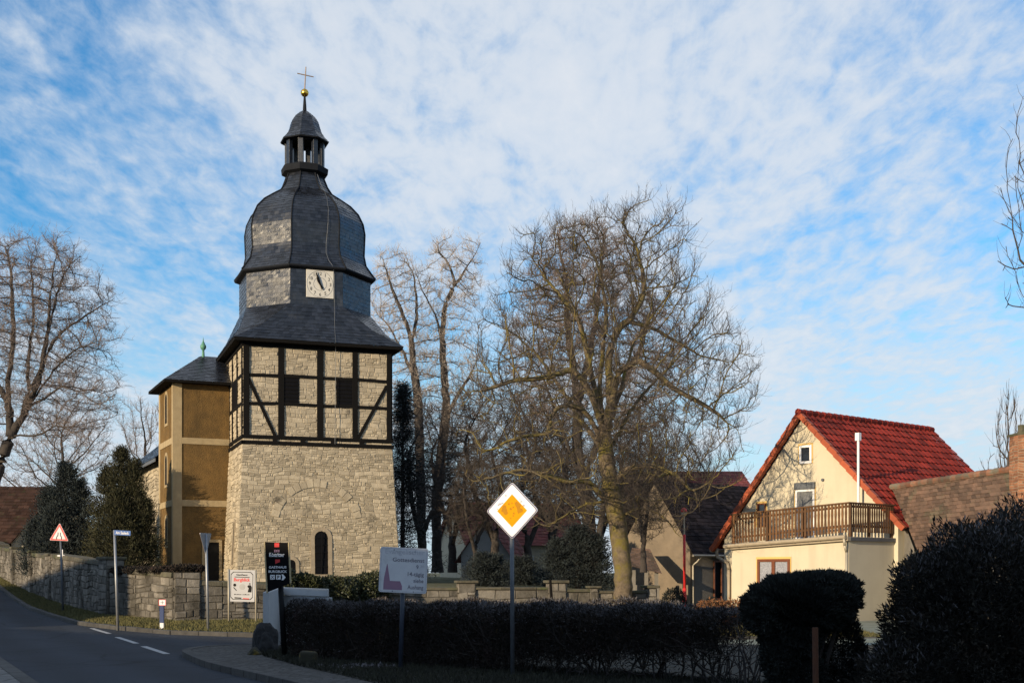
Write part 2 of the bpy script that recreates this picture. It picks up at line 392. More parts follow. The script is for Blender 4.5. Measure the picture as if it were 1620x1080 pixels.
def runoff(m, col, amount=.6, sx=3.0, sz=.35, lo=.5, hi=.75):
    "vertical streaks where rain has run down"
    nt = m.node_tree; N = nt.nodes; L = nt.links; b = N['Principled BSDF']
    src = b.inputs['Base Color'].links[0].from_socket
    tc = N.new('ShaderNodeTexCoord'); mp = N.new('ShaderNodeMapping'); mp.inputs['Scale'].default_value = (sx, sx, sz); L.new(tc.outputs['Object'], mp.inputs['Vector'])
    nz = N.new('ShaderNodeTexNoise'); nz.inputs['Scale'].default_value = 1.0; nz.inputs['Detail'].default_value = 6; L.new(mp.outputs[0], nz.inputs['Vector'])
    mr = N.new('ShaderNodeMapRange'); mr.inputs[1].default_value = lo; mr.inputs[2].default_value = hi; mr.inputs[4].default_value = amount; L.new(nz.outputs['Fac'], mr.inputs[0])
    mx = N.new('ShaderNodeMix'); mx.data_type = 'RGBA'; mx.inputs[7].default_value = (*col, 1); L.new(mr.outputs[0], mx.inputs[0]); L.new(src, mx.inputs[6]); L.new(mx.outputs[2], b.inputs['Base Color'])
runoff(M['plaster'], (.36, .31, .235), .4)
runoff(M['ochre'], (.075, .052, .026), .7, 1.6, .5)
runoff(M['buff'], (.22, .17, .10), .5)
runoff(M['redtile'], (.10, .022, .016), .6, 1.2, 1.2, .5, .7)

runoff(M['wallstone'], (.06, .055, .045), .7, 1.4, .5, .45, .7)
runoff(M['limestone'], (.20, .165, .12), .45, 1.0, .3, .52, .75)

# ------------------------------------------------------------------ generators
def masonry(mb, BL, BR, TL, TR, course=(.14, .24), width=(.16, .42), depth=(.02, .055), holes=(), split=.18, mi=0, rlo=0.0, rhi=1.0, back=True, bmi=1, seed=1, gap=.012, jag=.016, wob=1.0):
    "coursed rubble on the plane BL-BR-TR-TL seen from outside; holes are (x0, x1, z0, z1) in metres from BL"
    rd = random.Random(seed)
    BL, BR, TL, TR = V(BL), V(BR), V(TL), V(TR)
    W = (BR - BL).length; Hh = ((TL - BL).length + (TR - BR).length) / 2
    n = (BR - BL).cross(TL - BL).normalized()
    def pt(x, z, d):
        en = max(0, min(1, z / .35, (Hh - z) / .35)) * wob
        z = z + en * (.05 * math.sin(x * 1.25 + z * 1.6 + seed) + .03 * math.sin(x * 3.3 - z * 2.3 + seed * 2) + .012 * math.sin(x * 9.1 + z * 5))
        ex_ = max(0, min(1, x / .35, (W - x) / .35)) * wob
        x = x + ex_ * (.02 * math.sin(z * 4.1 + x * 2.2 + seed))
        f = x / W; g = z / Hh
        return (BL * (1 - f) + BR * f) * (1 - g) + (TL * (1 - f) + TR * f) * g + n * d
    if back:
        mb.face([BL, BR, TR, TL], 0.5, bmi)
    z = 0.0
    while z < Hh - 0.03:
        h = rd.uniform(*course)
        if Hh - z - h < course[0] * .7: h = Hh - z
        ivals = [(0.0, W)]
        for (a, b, c, d) in holes:
            if z + h * .6 > c and z + h * .4 < d:
                nv = []
                for (p, q) in ivals:
                    if b <= p or a >= q: nv.append((p, q)); continue
                    if a > p: nv.append((p, a))
                    if b < q: nv.append((b, q))
                ivals = nv
        for (p, q) in ivals:
            x = p
            while x < q - .03:
                w = rd.uniform(*width) * (1.25 if h > sum(course) / 2 else .85)
                if q - x - w < width[0] * .6: w = q - x
                parts = [(x, x + w, z, z + h)]
                if rd.random() < split and h > course[0] * 1.1:
                    k = rd.uniform(.4, .6)
                    parts = [(x, x + w, z, z + h * k), (x, x + w, z + h * k, z + h)]
                for (a, b, c, d) in parts:
                    g = gap * rd.uniform(.5, 1.6); g2 = g + rd.uniform(.008, .02)
                    j = lambda: rd.uniform(-jag, jag)
                    dd = rd.uniform(*depth)
                    o = [pt(a + g, c + g, .001), pt(b - g, c + g, .001), pt(b - g, d - g, .001), pt(a + g, d - g, .001)]
                    e = [pt(a + g2 + j() * .8, c + g2 + j(), dd + j() * .22), pt(b - g2 + j() * .8, c + g2 + j(), dd + j() * .22), pt(b - g2 + j() * .8, d - g2 + j(), dd + j() * .22), pt(a + g2 + j() * .8, d - g2 + j(), dd + j() * .22)]
                    r = rd.uniform(rlo, rhi)
                    mb.face(e, r, mi)
                    for k in range(4): mb.face([o[k], o[(k + 1) % 4], e[(k + 1) % 4], e[k]], r, mi)
                x += w
        z += h

def plerp(pts, t):
    "point at fraction t of a polyline"
    if len(pts) == 2: return pts[0].lerp(pts[1], t)
    ls = [(b - a).length for a, b in zip(pts[:-1], pts[1:])]; tot = sum(ls) or 1e-9; d = t * tot
    for a, b, l in zip(pts[:-1], pts[1:], ls):
        if d <= l or b is pts[-1]: return a.lerp(b, min(1, d / l) if l > 0 else 0)
        d -= l

def tiles(mb, L, R, row=.16, col=.25, step=.018, mi=0, seed=1, wave=0.0, sub=1, jit=.006, rfun=None):
    "overlapping roof tiles between the left and the right edge line (bottom to top, seen from outside)"
    rd = random.Random(seed)
    L = [V(p) for p in L]; R = [V(p) for p in R]
    ln = sum((((L[i] + R[i]) - (L[i + 1] + R[i + 1])) / 2).length for i in range(len(L) - 1))
    nr = max(1, round(ln / row))
    for j in range(nr):
        a0 = plerp(L, j / nr); a1 = plerp(L, (j + 1) / nr); b0 = plerp(R, j / nr); b1 = plerp(R, (j + 1) / nr)
        w = max((b0 - a0).length, 1e-4)
        n = (b0 - a0).cross((a1 + b1) / 2 - (a0 + b0) / 2)
        if n.length < 1e-9: n = (b1 - a1).cross(a1 - a0)
        n.normalize()
        nc = max(1, round(w / col))
        ed = [k / nc for k in range(nc + 1)] if (j % 2 == 0 or wave) else [0] + [(k + .5) / nc for k in range(nc)] + [1]
        for f0, f1 in zip(ed[:-1], ed[1:]):
            r = rd.random(); s0 = step + rd.uniform(-jit, jit); s1 = step + rd.uniform(-jit, jit); tp = rd.uniform(0, jit)
            for q in range(sub):
                g0 = f0 + (f1 - f0) * q / sub; g1 = f0 + (f1 - f0) * (q + 1) / sub
                w0 = wave * math.sin(2 * math.pi * q / sub); w1 = wave * math.sin(2 * math.pi * (q + 1) / sub)
                e0 = a0.lerp(b0, g0); e1 = a0.lerp(b0, g1); t0 = a1.lerp(b1, g0); t1 = a1.lerp(b1, g1)
                mb.face([e0 + n * (s0 + w0), e1 + n * (s1 + w1), t1 + n * (tp + w1), t0 + n * (tp + w0)], r, mi)
                mb.face([e0 + n * (w0 * .9 - .002), e1 + n * (w1 * .9 - .002), e1 + n * (s1 + w1), e0 + n * (s0 + w0)], r * .6, mi)

def text_geo(s, bold=0.0):
    cu = bpy.data.curves.new('t', 'FONT'); cu.body = s; cu.size = 1.0; cu.resolution_u = 4; cu.offset = bold
    o = bpy.data.objects.new('t', cu); COL.objects.link(o)
    bpy.context.view_layer.update()
    dg = bpy.context.evaluated_depsgraph_get()
    me = o.evaluated_get(dg).to_mesh()
    v = [(p.co.x, p.co.y) for p in me.vertices]; f = [tuple(p.vertices) for p in me.polygons]
    o.evaluated_get(dg).to_mesh_clear()
    bpy.data.objects.remove(o); bpy.data.curves.remove(cu)
    return v, f
def lettering(mb, s, o, ux, uy, n, width=None, height=None, align='c', bold=0.0, lift=.003, mi=0):
    "flat letters on a board: o is the middle (or left / right end) of the base line"
    v, f = text_geo(s, bold)
    x0 = min(p[0] for p in v); x1 = max(p[0] for p in v); y0 = 0; y1 = max(p[1] for p in v)
    sy = height / (y1 - y0) if height else width / (x1 - x0)
    sx = width / (x1 - x0) if width else sy
    off = {'c': (x0 + x1) / 2, 'l': x0, 'r': x1}[align]
    i = len(mb.v)
    for p in v: mb.v.append(tuple(o + ux * ((p[0] - off) * sx) + uy * (p[1] * sy) + n * lift))
    for q in f: mb.f.append(tuple(i + k for k in q)); mb.r.append(.5); mb.m.append(mi)

def frames(t):
    ref = np.where(np.abs(t[:, 2:3]) < .93, np.array([[0, 0, 1.]]), np.array([[1., 0, 0]]))
    a = np.cross(t, ref); a /= np.linalg.norm(a, axis=1, keepdims=True) + 1e-9
    return a, np.cross(t, a)
def tube_arrays(p0, p1, r0, r1, t0, t1, n):
    "a prism per segment"
    k = len(p0); ang = np.arange(n) * 2 * np.pi / n
    ca = np.cos(ang)[None, :, None]; sa = np.sin(ang)[None, :, None]
    a0, b0 = frames(t0); a1, b1 = frames(t1)
    v0 = p0[:, None] + (a0[:, None] * ca + b0[:, None] * sa) * r0[:, None, None]
    v1 = p1[:, None] + (a1[:, None] * ca + b1[:, None] * sa) * r1[:, None, None]
    v = np.concatenate([v0, v1], 1).reshape(-1, 3)
    base = (np.arange(k) * 2 * n)[:, None]; i = np.arange(n)[None]; j = (np.arange(n) + 1) % n
    q = np.stack([base + i, base + i * 0 + j[None], base + n + j[None], base + n + i], -1).reshape(-1, 4)
    return v, q
def unit(a): return a / (np.linalg.norm(a, axis=-1, keepdims=True) + 1e-9)

def grow(trunk, attr, step, infl, kill, iters, up=.08, wig=.15, rg=None, limbs=()):
    "space colonisation from a trunk polyline towards the attraction points"
    pos = []; par = []
    pts = [np.array(p, float) for p in trunk]
    cur = pts[0]; pos.append(cur); par.append(-1)
    for a, b in zip(pts[:-1], pts[1:]):
        L = np.linalg.norm(b - a); m = max(1, int(round(L / step)))
        for k in range(1, m + 1): pos.append(a + (b - a) * k / m); par.append(len(pos) - 2)
    for lb in limbs:
        q = [np.array(p, float) for p in lb]
        j = int(np.argmin([np.linalg.norm(x - q[0]) for x in pos])); q = [pos[j]] + q
        if np.linalg.norm(q[1] - q[0]) < step * .6: q.pop(1)
        prev = j
        for a, b in zip(q[:-1], q[1:]):
            L = np.linalg.norm(b - a); m = max(1, int(round(L / step)))
            for k in range(1, m + 1):
                pos.append(a + (b - a) * k / m + rg.normal(0, step * .12, 3)); par.append(prev); prev = len(pos) - 1
    nkid = [0] * len(pos)
    for p in par:
        if p >= 0: nkid[p] += 1
    A = np.array(attr); npos = np.array(pos)
    D = np.linalg.norm(A[:, None] - npos[None], axis=2)
    ni = D.argmin(1); nd = D.min(1)
    lastc = {}
    for it in range(iters):
        if len(A) == 0: break
        act = nd < infl
        if not act.any(): 
            infl *= 1.5
            if infl > 50: break
            continue
        npos = np.array(pos)
        ids = ni[act]; dv = unit(A[act] - npos[ids])
        acc = np.zeros((len(pos), 3)); np.add.at(acc, ids, dv)
        grown = []
        for i in np.unique(ids):
            if nkid[i] >= 3: continue
            d = acc[i]; l = np.linalg.norm(d)
            if l < 1e-6: continue
            d = d / l + np.array([0, 0, up]) + rg.normal(0, wig, 3)
            d /= np.linalg.norm(d)
            q = npos[i] + d * step
            if i in lastc and np.linalg.norm(lastc[i] - q) < step * .45: nkid[i] += 1; continue
            lastc[i] = q; nkid[i] += 1
            grown.append(q); par.append(int(i))
        if not grown: break
        s0 = len(pos)
        for q in grown: pos.append(q); nkid.append(0)
        G = np.array(grown)
        D = np.linalg.norm(A[:, None] - G[None], axis=2)
        m = D.argmin(1); dm = D.min(1); better = dm < nd
        ni = np.where(better, m + s0, ni); nd = np.where(better, dm, nd)
        keep = nd > kill
        A = A[keep]; ni = ni[keep]; nd = nd[keep]
    return np.array(pos), np.array(par)

def radii(par, tip, e=2.3, base=None):
    n = len(par); acc = np.zeros(n); 
    r = np.zeros(n)
    for i in range(n - 1, -1, -1):
        r[i] = max(tip ** e, acc[i]) ** (1 / e)
        if par[i] >= 0: acc[par[i]] += r[i] ** e
    if base:
        # scale so the foot has the wanted radius while the tips keep theirs
        g = math.log(base / tip) / math.log(max(r[0], tip * 1.01) / tip)
        r = tip * (r / tip) ** g
    return r

def tree(name, label, trunk, attr, matT, matB, matW, step=.3, infl=2.0, kill=.55, iters=90, tip=.012, base=.35, thr=.07, up=.06, wig=.12,
         tw=3, twl=(.35, .8), twr=.006, twthr=.03, twup=.25, sub=1, seed=1, group=None, cat='tree', flare=1.35, parts=('trunk', 'crown'), curl=.35, limbs=(), smooth=2):
    rg = np.random.default_rng(seed)
    pos, par = grow(trunk, attr, step, infl, kill, iters, up, wig, rg, limbs)
    n = len(pos)
    main = np.full(n, -1); r = radii(par, tip, base=base)
    for i in range(1, n):
        p = par[i]
        if main[p] < 0 or r[i] > r[main[p]]: main[p] = i
    for _ in range(smooth):
        q = pos.copy()
        ok = (par >= 0) & (main >= 0)
        q[ok] = .5 * pos[ok] + .25 * (pos[par[ok]] + pos[main[ok]])
        pos = q
    pos[1:] += rg.normal(0, .018, (n - 1, 3)) * (step / .3)
    dirn = np.zeros((n, 3))
    pc = par.copy(); pc[0] = 0
    dirn[1:] = unit(pos[1:] - pos[pc[1:]]); dirn[0] = (0, 0, 1)
    tan = dirn.copy()
    ok = main >= 0
    tan[ok] = unit(dirn[ok] + dirn[main[ok]])
    # segments parent -> child
    i = np.arange(1, n); p = par[1:]
    ismain = main[p] == i
    r0 = np.where(ismain, r[p], np.minimum(r[p] * .9, r[i] * 1.25)); r1 = r[i].copy()
    t0 = np.where(ismain[:, None], tan[p], dirn[i]); t1 = tan[i]
    # root flare
    zb = pos[0, 2]; hgt = np.clip((pos[:, 2] - zb) / 1.2, 0, 1)
    fl = 1 + (flare - 1) * (1 - hgt) ** 2
    near0 = r > base * .5
    r0 = r0 * np.where(near0[p], fl[p], 1); r1 = r1 * np.where(near0[i], fl[i], 1)
    root = thing(name, label, cat, tuple(pos[0]), group)
    big = r0 > thr
    v, q = tube_arrays(pos[p][big], pos[i][big], r0[big], r1[big], t0[big], t1[big], 9)
    fast_mesh(parts[0], v, q, matT, root, smooth=True)
    sm = ~big
    vs, qs, ms = [], [], []
    v, q = tube_arrays(pos[p][sm], pos[i][sm], r0[sm], r1[sm], t0[sm], t1[sm], 4)
    vs.append(v); qs.append(q); ms.append(np.zeros(len(q)))
    # twigs: three bent pieces each, with side twigs
    src = np.where(r < twthr)[0]; src = src[src > 0]
    src = np.repeat(src, tw)
    def shoots(bp, bd, ln, rad, nside):
        k = len(bp)
        f = rg.random(k)[:, None]
        d = unit(bd * rg.uniform(.3, 1.1, (k, 1)) + unit(rg.normal(0, 1, (k, 3))) * .8 + np.array([0, 0, twup]))
        segs = []; pts = [bp]; dirs = []
        for s in range(3):
            d = unit(d + rg.normal(0, curl, (k, 3)) + np.array([0, 0, twup * .35]))
            q = bp + d * (ln / 3)[:, None]
            segs.append((bp, q, rad * (1 - s * .22), rad * (1 - (s + 1) * .22), d)); dirs.append(d)
            bp = q; pts.append(q)
        return segs, pts, dirs
    if len(src):
        f = rg.random(len(src))[:, None]
        bp = pos[par[src]] * (1 - f) + pos[src] * f
        ln = rg.uniform(twl[0], twl[1], len(src))
        segs, pts, dirs = shoots(bp, dirn[src], ln, np.full(len(src), twr), 0)
        if sub:
            for lev in range(sub):
                for s in (0, 1, 2):
                    sg, _, _ = shoots(pts[s] * .4 + pts[s + 1] * .6, dirs[s], ln * rg.uniform(.25, .6, len(ln)), np.full(len(src), twr * .75), 0)
                    segs = segs + sg
        P0 = np.concatenate([s[0] for s in segs]); P1 = np.concatenate([s[1] for s in segs])
        R0 = np.concatenate([s[2] for s in segs]); R1 = np.concatenate([s[3] for s in segs]); T = np.concatenate([s[4] for s in segs])
        v, q = tube_arrays(P0, P1, R0, R1, T, T, 3)
        vs.append(v); qs.append(q); ms.append(np.ones(len(q)))
    off = 0; Q = []
    for v, q in zip(vs, qs): Q.append(q + off); off += len(v)
    fast_mesh(parts[1], np.concatenate(vs), np.concatenate(Q), [matB, matW], root, mi=np.concatenate(ms))
    return root

def ell(c, r, n, rg, lo=0.0, zmin=None):
    d = unit(rg.normal(0, 1, (n, 3))); k = (lo ** 3 + (1 - lo ** 3) * rg.random((n, 1))) ** (1 / 3)
    p = np.array(c) + d * k * np.array(r)
    if zmin is not None: p = p[p[:, 2] > zmin]
    return p

def leaves(name, pts, dirs, ln, wd, mats, parent=None, seed=1, spread=.6, mi=None, rnd=None):
    "one narrow folded leaf or spray (two triangles as a quad) per point"
    rg = np.random.default_rng(seed)
    k = len(pts)
    d = unit(dirs + rg.normal(0, spread, (k, 3)))
    s = unit(np.cross(d, rg.normal(0, 1, (k, 3))))
    ln = ln * rg.uniform(.6, 1.3, (k, 1)); wd = wd * rg.uniform(.6, 1.3, (k, 1))
    b = pts; t = pts + d * ln; m = pts + d * ln * .5
    v = np.stack([b, m - s * wd * .5, t, m + s * wd * .5], 1).reshape(-1, 3)
    q = (np.arange(k) * 4)[:, None] + np.arange(4)[None]
    return fast_mesh(name, v, q, mats, parent, rnd=rg.random(k) if rnd is None else rnd, mi=mi)

def conifer(name, label, base, height, rad, mat_leaf, n=9000, seed=1, ln=.28, wd=.07, up=.3, tipw=.06, low=.02, group=None, trunk_r=.14, frost=0.0, rough=.22, power=.8, cat='conifer', leaders=((0, 0, 1, 1),)):
    rg = np.random.default_rng(seed)
    base = V(base)
    root = thing(name, label, cat, base, group)
    mb = MB(); mb.cyl(base, base + V((0, 0, height * .9)), trunk_r, trunk_r * .2, 8); mb.build('trunk', M['barkdark'], root)
    # boughs: clumps on the tapering mantle of each leader
    PP, DD, FF = [], [], []
    tot = sum(l[3] for l in leaders)
    for lx, ly, lh, lr in leaders:
        H_, R_ = height * lh, rad * lr; nn = int(n * lr / tot)
        nb = max(60, nn // 40)
        t = rg.random(nb) ** .85 * (1 - low) + low
        a = rg.random(nb) * 2 * np.pi
        rr = R_ * np.clip((1 - t) ** power + tipw, 0, 1) * rg.uniform(1 - rough * 1.6, 1 + rough, nb)
        c = np.stack([lx + rr * np.cos(a), ly + rr * np.sin(a), t * H_ + rr * up * .3], 1)
        outd = np.stack([np.cos(a), np.sin(a), np.full(nb, up)], 1)
        idx = np.repeat(np.arange(nb), nn // nb)
        f = rg.random((len(idx), 1)) ** .6
        core = np.stack([np.full(nb, lx), np.full(nb, ly), t * H_ - rr * .15], 1)
        p = core[idx] * (1 - f) + c[idx] * f + rg.normal(0, 1, (len(idx), 3)) * (.055 * R_ + .04) * np.array([1, 1, .8])
        PP.append(p); DD.append(outd[idx]); FF.append(f)
    p = np.concatenate(PP); outd = np.concatenate(DD); f = np.concatenate(FF); idx = np.arange(len(p))
    p[:, 2] = np.maximum(p[:, 2], .02)
    mi = None; mats = [mat_leaf]
    if frost:
        mats = [mat_leaf, M['frost']]; mi = (rg.random(len(idx)) < frost * f[:, 0] ** 3).astype(int)
    leaves('crown', p + np.array(base), outd[idx], ln, wd, mats, root, seed, .55, mi)
    return root

# ------------------------------------------------------------------ ground, road, verge
def grid_sheet(name, x0, x1, y0, y1, step, zf, m):
    nx = int(round((x1 - x0) / step)); ny = int(round((y1 - y0) / step))
    xs = np.linspace(x0, x1, nx + 1); ys = np.linspace(y0, y1, ny + 1)
    v = np.array([(x, y, zf(x, y)) for y in ys for x in xs])
    i = (np.arange(ny)[:, None] * (nx + 1) + np.arange(nx)[None]).ravel()
    return struct(fast_mesh(name, v, np.stack([i, i + 1, i + nx + 2, i + nx + 1], 1), m, smooth=True))
def ruled(name, A, B, m, za, zb, nn=14, mm=4, bulge=0.0):
    "sheet between two polylines with as many points"
    def rs(p, n):
        out = []
        for a, b in zip(p[:-1], p[1:]):
            for k in range(n): out.append(a.lerp(b, k / n))
        return out + [p[-1]]
    A = rs([V((*p[:2], 0)) for p in A], nn); B = rs([V((*p[:2], 0)) for p in B], nn)
    v = []; q = []
    for a, b in zip(A, B):
        for k in range(mm + 1):
            t = k / mm; p = a.lerp(b, t)
            z0 = za(a); z1 = zb(b)
            v.append((p.x, p.y, z0 + (z1 - z0) * t + bulge * math.sin(math.pi * t)))
    for i in range(len(A) - 1):
        for k in range(mm):
            j = i * (mm + 1) + k; q.append((j, j + 1, j + mm + 2, j + mm + 1))
    return struct(fast_mesh(name, np.array(v), np.array(q), m, smooth=True)), v

# the big ground sheet, a hand below the road
def far_ground():
    xs = np.concatenate([np.linspace(-900, -80, 12), np.linspace(-60, 60, 61), np.linspace(80, 900, 12)])
    ys = np.concatenate([np.linspace(-150, -20, 8), np.linspace(-10, 120, 66), np.linspace(140, 1500, 20)])
    v = np.array([(x, y, H(x, y) - .12) for y in ys for x in xs]); nx = len(xs)
    i = (np.arange(len(ys) - 1)[:, None] * nx + np.arange(nx - 1)[None]).ravel()
    return struct(fast_mesh('ground', v, np.stack([i, i + 1, i + nx + 1, i + nx], 1), M['grass'], smooth=True))
far_ground()
grid_sheet('road', -46, 14, -6, 84, .75, lambda x, y: H(x, y), M['asphalt'])

KERB = [(-36, 84), (-24.3, 60.0), (-18.05, 47.5), (-13.25, 38.9), (-10.95, 35.9), (-9.0, 33.7), (-6.4, 32.2), (-3.0, 31.4), (9.0, 30.2)]
WALL = [(-36.5, 86), (-25.5, 63.0), (-18.25, 50.0), (-13.4, 41.5), (-11.8, 39.7), (-10.17, 38.0), (-7.4, 39.0), (-3.57, 42.0), (9.0, 44.0)]
WBASE = {}
def wz(p):
    "height of the ground at the foot of the churchyard wall"
    return H(p.x, p.y) + .16
verge, verge_v = ruled('verge', KERB, WALL, M['grass'], lambda p: H(p.x, p.y) + .10, wz, 16, 6, .05)
# kerb stones along the verge
mb = MB()
kp = [V((x, y, 0)) for x, y in KERB]
for a, b in zip(kp[:-1], kp[1:]):
    L_ = (b - a).length; n = max(1, int(L_ / .9))
    d = (b - a) / L_; o_ = V((d.y, -d.x, 0))
    if o_.dot(V((0, -1, 0))) < 0 and abs(d.x) > .5: o_ = -o_
    for k in range(n):
        p = a.lerp(b, k / n); q = a.lerp(b, (k + 1) / n - .012 / L_)
        w0 = o_ * .14
        z0 = H(p.x, p.y); z1 = H(q.x, q.y); hh = .115 + random.uniform(-.008, .008)
        mb.hexa([p + w0 * -1 + V((0, 0, z0 - .1)), p + w0 + V((0, 0, z0 - .1)), q + w0 + V((0, 0, z1 - .1)), q - w0 + V((0, 0, z1 - .1)),
                 p - w0 + V((0, 0, z0 + hh)), p + w0 + V((0, 0, z0 + hh)), q + w0 + V((0, 0, z1 + hh)), q - w0 + V((0, 0, z1 + hh))][::1], random.random())
struct(mb.build('kerb', M['kerb'], bevel=.015))

# left pavement with its kerb
LK = [RO + RT * s + RN * -3.15 for s in range(-24, 66, 3)]
LO = [RO + RT * s + RN * -6.2 for s in range(-24, 66, 3)]
LF = [RO + RT * s + RN * -60 for s in range(-24, 66, 3)]
def paving(name, c1, c2, scale, mort):
    m = mat(name, c1, c2, .9, 2, bump=0, grain=.25)
    nt = m.node_tree; N = nt.nodes; L = nt.links
    tc = N.new('ShaderNodeTexCoord'); vo = N.new('ShaderNodeTexVoronoi'); vo.feature = 'DISTANCE_TO_EDGE'
    vo.inputs['Scale'].default_value = scale; vo.inputs['Randomness'].default_value = .35
    L.new(tc.outputs['Object'], vo.inputs['Vector'])
    b = N['Principled BSDF']
    rp = N.new('ShaderNodeMapRange'); rp.inputs[1].default_value = .02; rp.inputs[2].default_value = .10
    L.new(vo.outputs['Distance'], rp.inputs[0])
    src = b.inputs['Base Color'].links[0].from_socket
    mx = N.new('ShaderNodeMix'); mx.data_type = 'RGBA'; mx.inputs[6].default_value = (*mort, 1)
    L.new(rp.outputs[0], mx.inputs[0]); L.new(src, mx.inputs[7]); L.new(mx.outputs[2], b.inputs['Base Color'])
    bp = N.new('ShaderNodeBump'); bp.inputs['Strength'].default_value = .8; bp.inputs['Distance'].default_value = .015
    L.new(rp.outputs[0], bp.inputs['Height']); L.new(bp.outputs[0], b.inputs['Normal'])
    return m
M['cobble'] = paving('cobble_paving', (.075, .071, .068), (.042, .040, .039), 7.0, (.022, .021, .018))
M['slab'] = paving('slab_paving', (.14, .135, .13), (.10, .098, .095), 2.4, (.05, .05, .045))
ruled('pavement', LK, LO, M['slab'], lambda p: H(p.x, p.y) + .12, lambda p: H(p.x, p.y) + .14, 1, 2)
ruled('lawn', LO, LF, M['grass'], lambda p: H(p.x, p.y) + .13, lambda p: H(p.x, p.y) + .3, 1, 12)
mb = MB()
for a, b in zip(LK[:-1], LK[1:]):
    for k in range(3):
        p = a.lerp(b, k / 3); q = a.lerp(b, (k + .985) / 3); w0 = RN * .11
        u0 = V((0, 0, H(p.x, p.y))); u1 = V((0, 0, H(q.x, q.y)))
        lo = V((0, 0, -.1)); hi = V((0, 0, .132))
        mb.hexa([p - w0 + u0 + lo, p + w0 + u0 + lo, q + w0 + u1 + lo, q - w0 + u1 + lo, p - w0 + u0 + hi, p + w0 + u0 + hi, q + w0 + u1 + hi, q - w0 + u1 + hi], random.random())
struct(mb.build('kerb', M['kerb'], bevel=.015))
# gutter course of pale stones beside the left kerb
mb = MB()
for s in np.arange(-24, 64, .5):
    for j in range(1):
        p = RO + RT * s + RN * -2.98; q = RO + RT * (s + .48) + RN * -2.98
        for_ = [p - RN * .07, p + RN * .09, q + RN * .09, q - RN * .07]
        mb.face([V((c.x, c.y, H(c.x, c.y) + .012)) for c in for_], random.random())
struct(mb.build('gutter_course', M['kerb']))

# paved corner with its kerb, and the garden behind it
ISL = [(-2.2, 16.4), (-3.55, 18.9), (-5.05, 21.6), (-6.0, 23.8), (-6.48, 25.2), (-6.5, 26.2), (-6.1, 26.9), (-5.4, 27.2), (-4.0, 27.4), (9, 27.0), (40, 26)]
def flat_patch(name, poly, z, m):
    v = [V((x, y, z)) for x, y in poly]
    t = tessellate_polygon([v])
    f = []
    for a, b, c in t:
        if (v[b] - v[a]).cross(v[c] - v[a]).z < 0: a, b, c = a, c, b
        f.append((a, b, c))
    return struct(fast_mesh(name, np.array([tuple(p) for p in v]), np.array(f), m))
flat_patch('pavement', ISL[:9] + [(-4.85, 26.9), (-5.05, 25.2), (-4.6, 23.4), (-3.57, 21.0), (-2.5, 18.9), (-1.3, 16.4)], .105, M['cobble'])
mb = MB()
ip = [V((x, y, 0)) for x, y in ISL]
sm = []
for i in range(len(ip) - 1):
    p0 = ip[max(0, i - 1)]; p1 = ip[i]; p2 = ip[i + 1]; p3 = ip[min(len(ip) - 1, i + 2)]
    for k in range(5):
        t = k / 5
        sm.append(.5 * ((2 * p1) + (p2 - p0) * t + (2 * p0 - 5 * p1 + 4 * p2 - p3) * t * t + (3 * p1 - p0 - 3 * p2 + p3) * t ** 3))
sm.append(ip[-1])
for a, b in zip(sm[:44], sm[1:45]):
    d = (b - a).normalized(); o_ = V((-d.y, d.x, 0)) * .09; e = a + (b - a) * .97
    mb.hexa([a - o_ + V((0, 0, -.1)), e - o_ + V((0, 0, -.1)), e + o_ + V((0, 0, -.1)), a + o_ + V((0, 0, -.1)),
             a - o_ + V((0, 0, .115)), e - o_ + V((0, 0, .115)), e + o_ + V((0, 0, .115)), a + o_ + V((0, 0, .115))], random.random())
struct(mb.build('kerb', M['kerb'], bevel=.012))
GARD = [(-1.3, 16.4), (-2.5, 18.9), (-3.57, 21.0), (-4.6, 23.4), (-5.05, 25.2), (-4.85, 26.9), (-4.05, 27.3), (9, 26.9), (40, 25.9), (40, 8), (2, 8)]
flat_patch('flower_bed', GARD, .112, M['soil'])
flat_patch('lawn', [(-4.06, 27.42), (9, 29.9), (9.02, 43), (60, 60), (60, 26), (40, 26.0), (9, 27.0)], .102, M['lawn'])

# dashes that carry the road edge across the side street
mb = MB()
for (u0, v0, u1, v1) in ((117, 982.3, 141, 989), (145, 993, 173, 1001.5), (185, 1007, 216, 1017), (227, 1021.5, 264, 1033.5)):
    def G(u, v):
        Y = EYE * F / (v - HOR)
        for _ in range(6): Y = (EYE - H((u - 810) / F * Y, Y) - .006) * F / (v - HOR)
        return V(((u - 810) / F * Y, Y, 0))
    a = G(u0, v0); b = G(u1, v1); n = max(2, int((b - a).length / .5)); d = (b - a).normalized(); o_ = V((-d.y, d.x, 0)) * .07
    for k in range(n):
        p = a.lerp(b, k / n); q = a.lerp(b, (k + 1) / n)
        mb.face([V((c.x, c.y, H(c.x, c.y) + .006)) for c in (p - o_, q - o_, q + o_, p + o_)])
for f0 in range(len(mb.f)): pass
o = mb.build('road_marking', M['marking']); struct(o)

# churchyard ground behind the wall
def cz(p): return 1.35 - .02 * (p.x + 9)
WB = [(-120, 180), (-90, 160), (-60, 150), (-40, 150), (-25, 150), (-10, 150), (0, 150), (12, 150), (40, 150)]
ruled('churchyard', [(x + .0, y + .28) for x, y in WALL], WB, M['grass'], lambda p: .09 if p.x > 4.5 else cz(p) - .15, lambda p: 1.6, 3, 40)

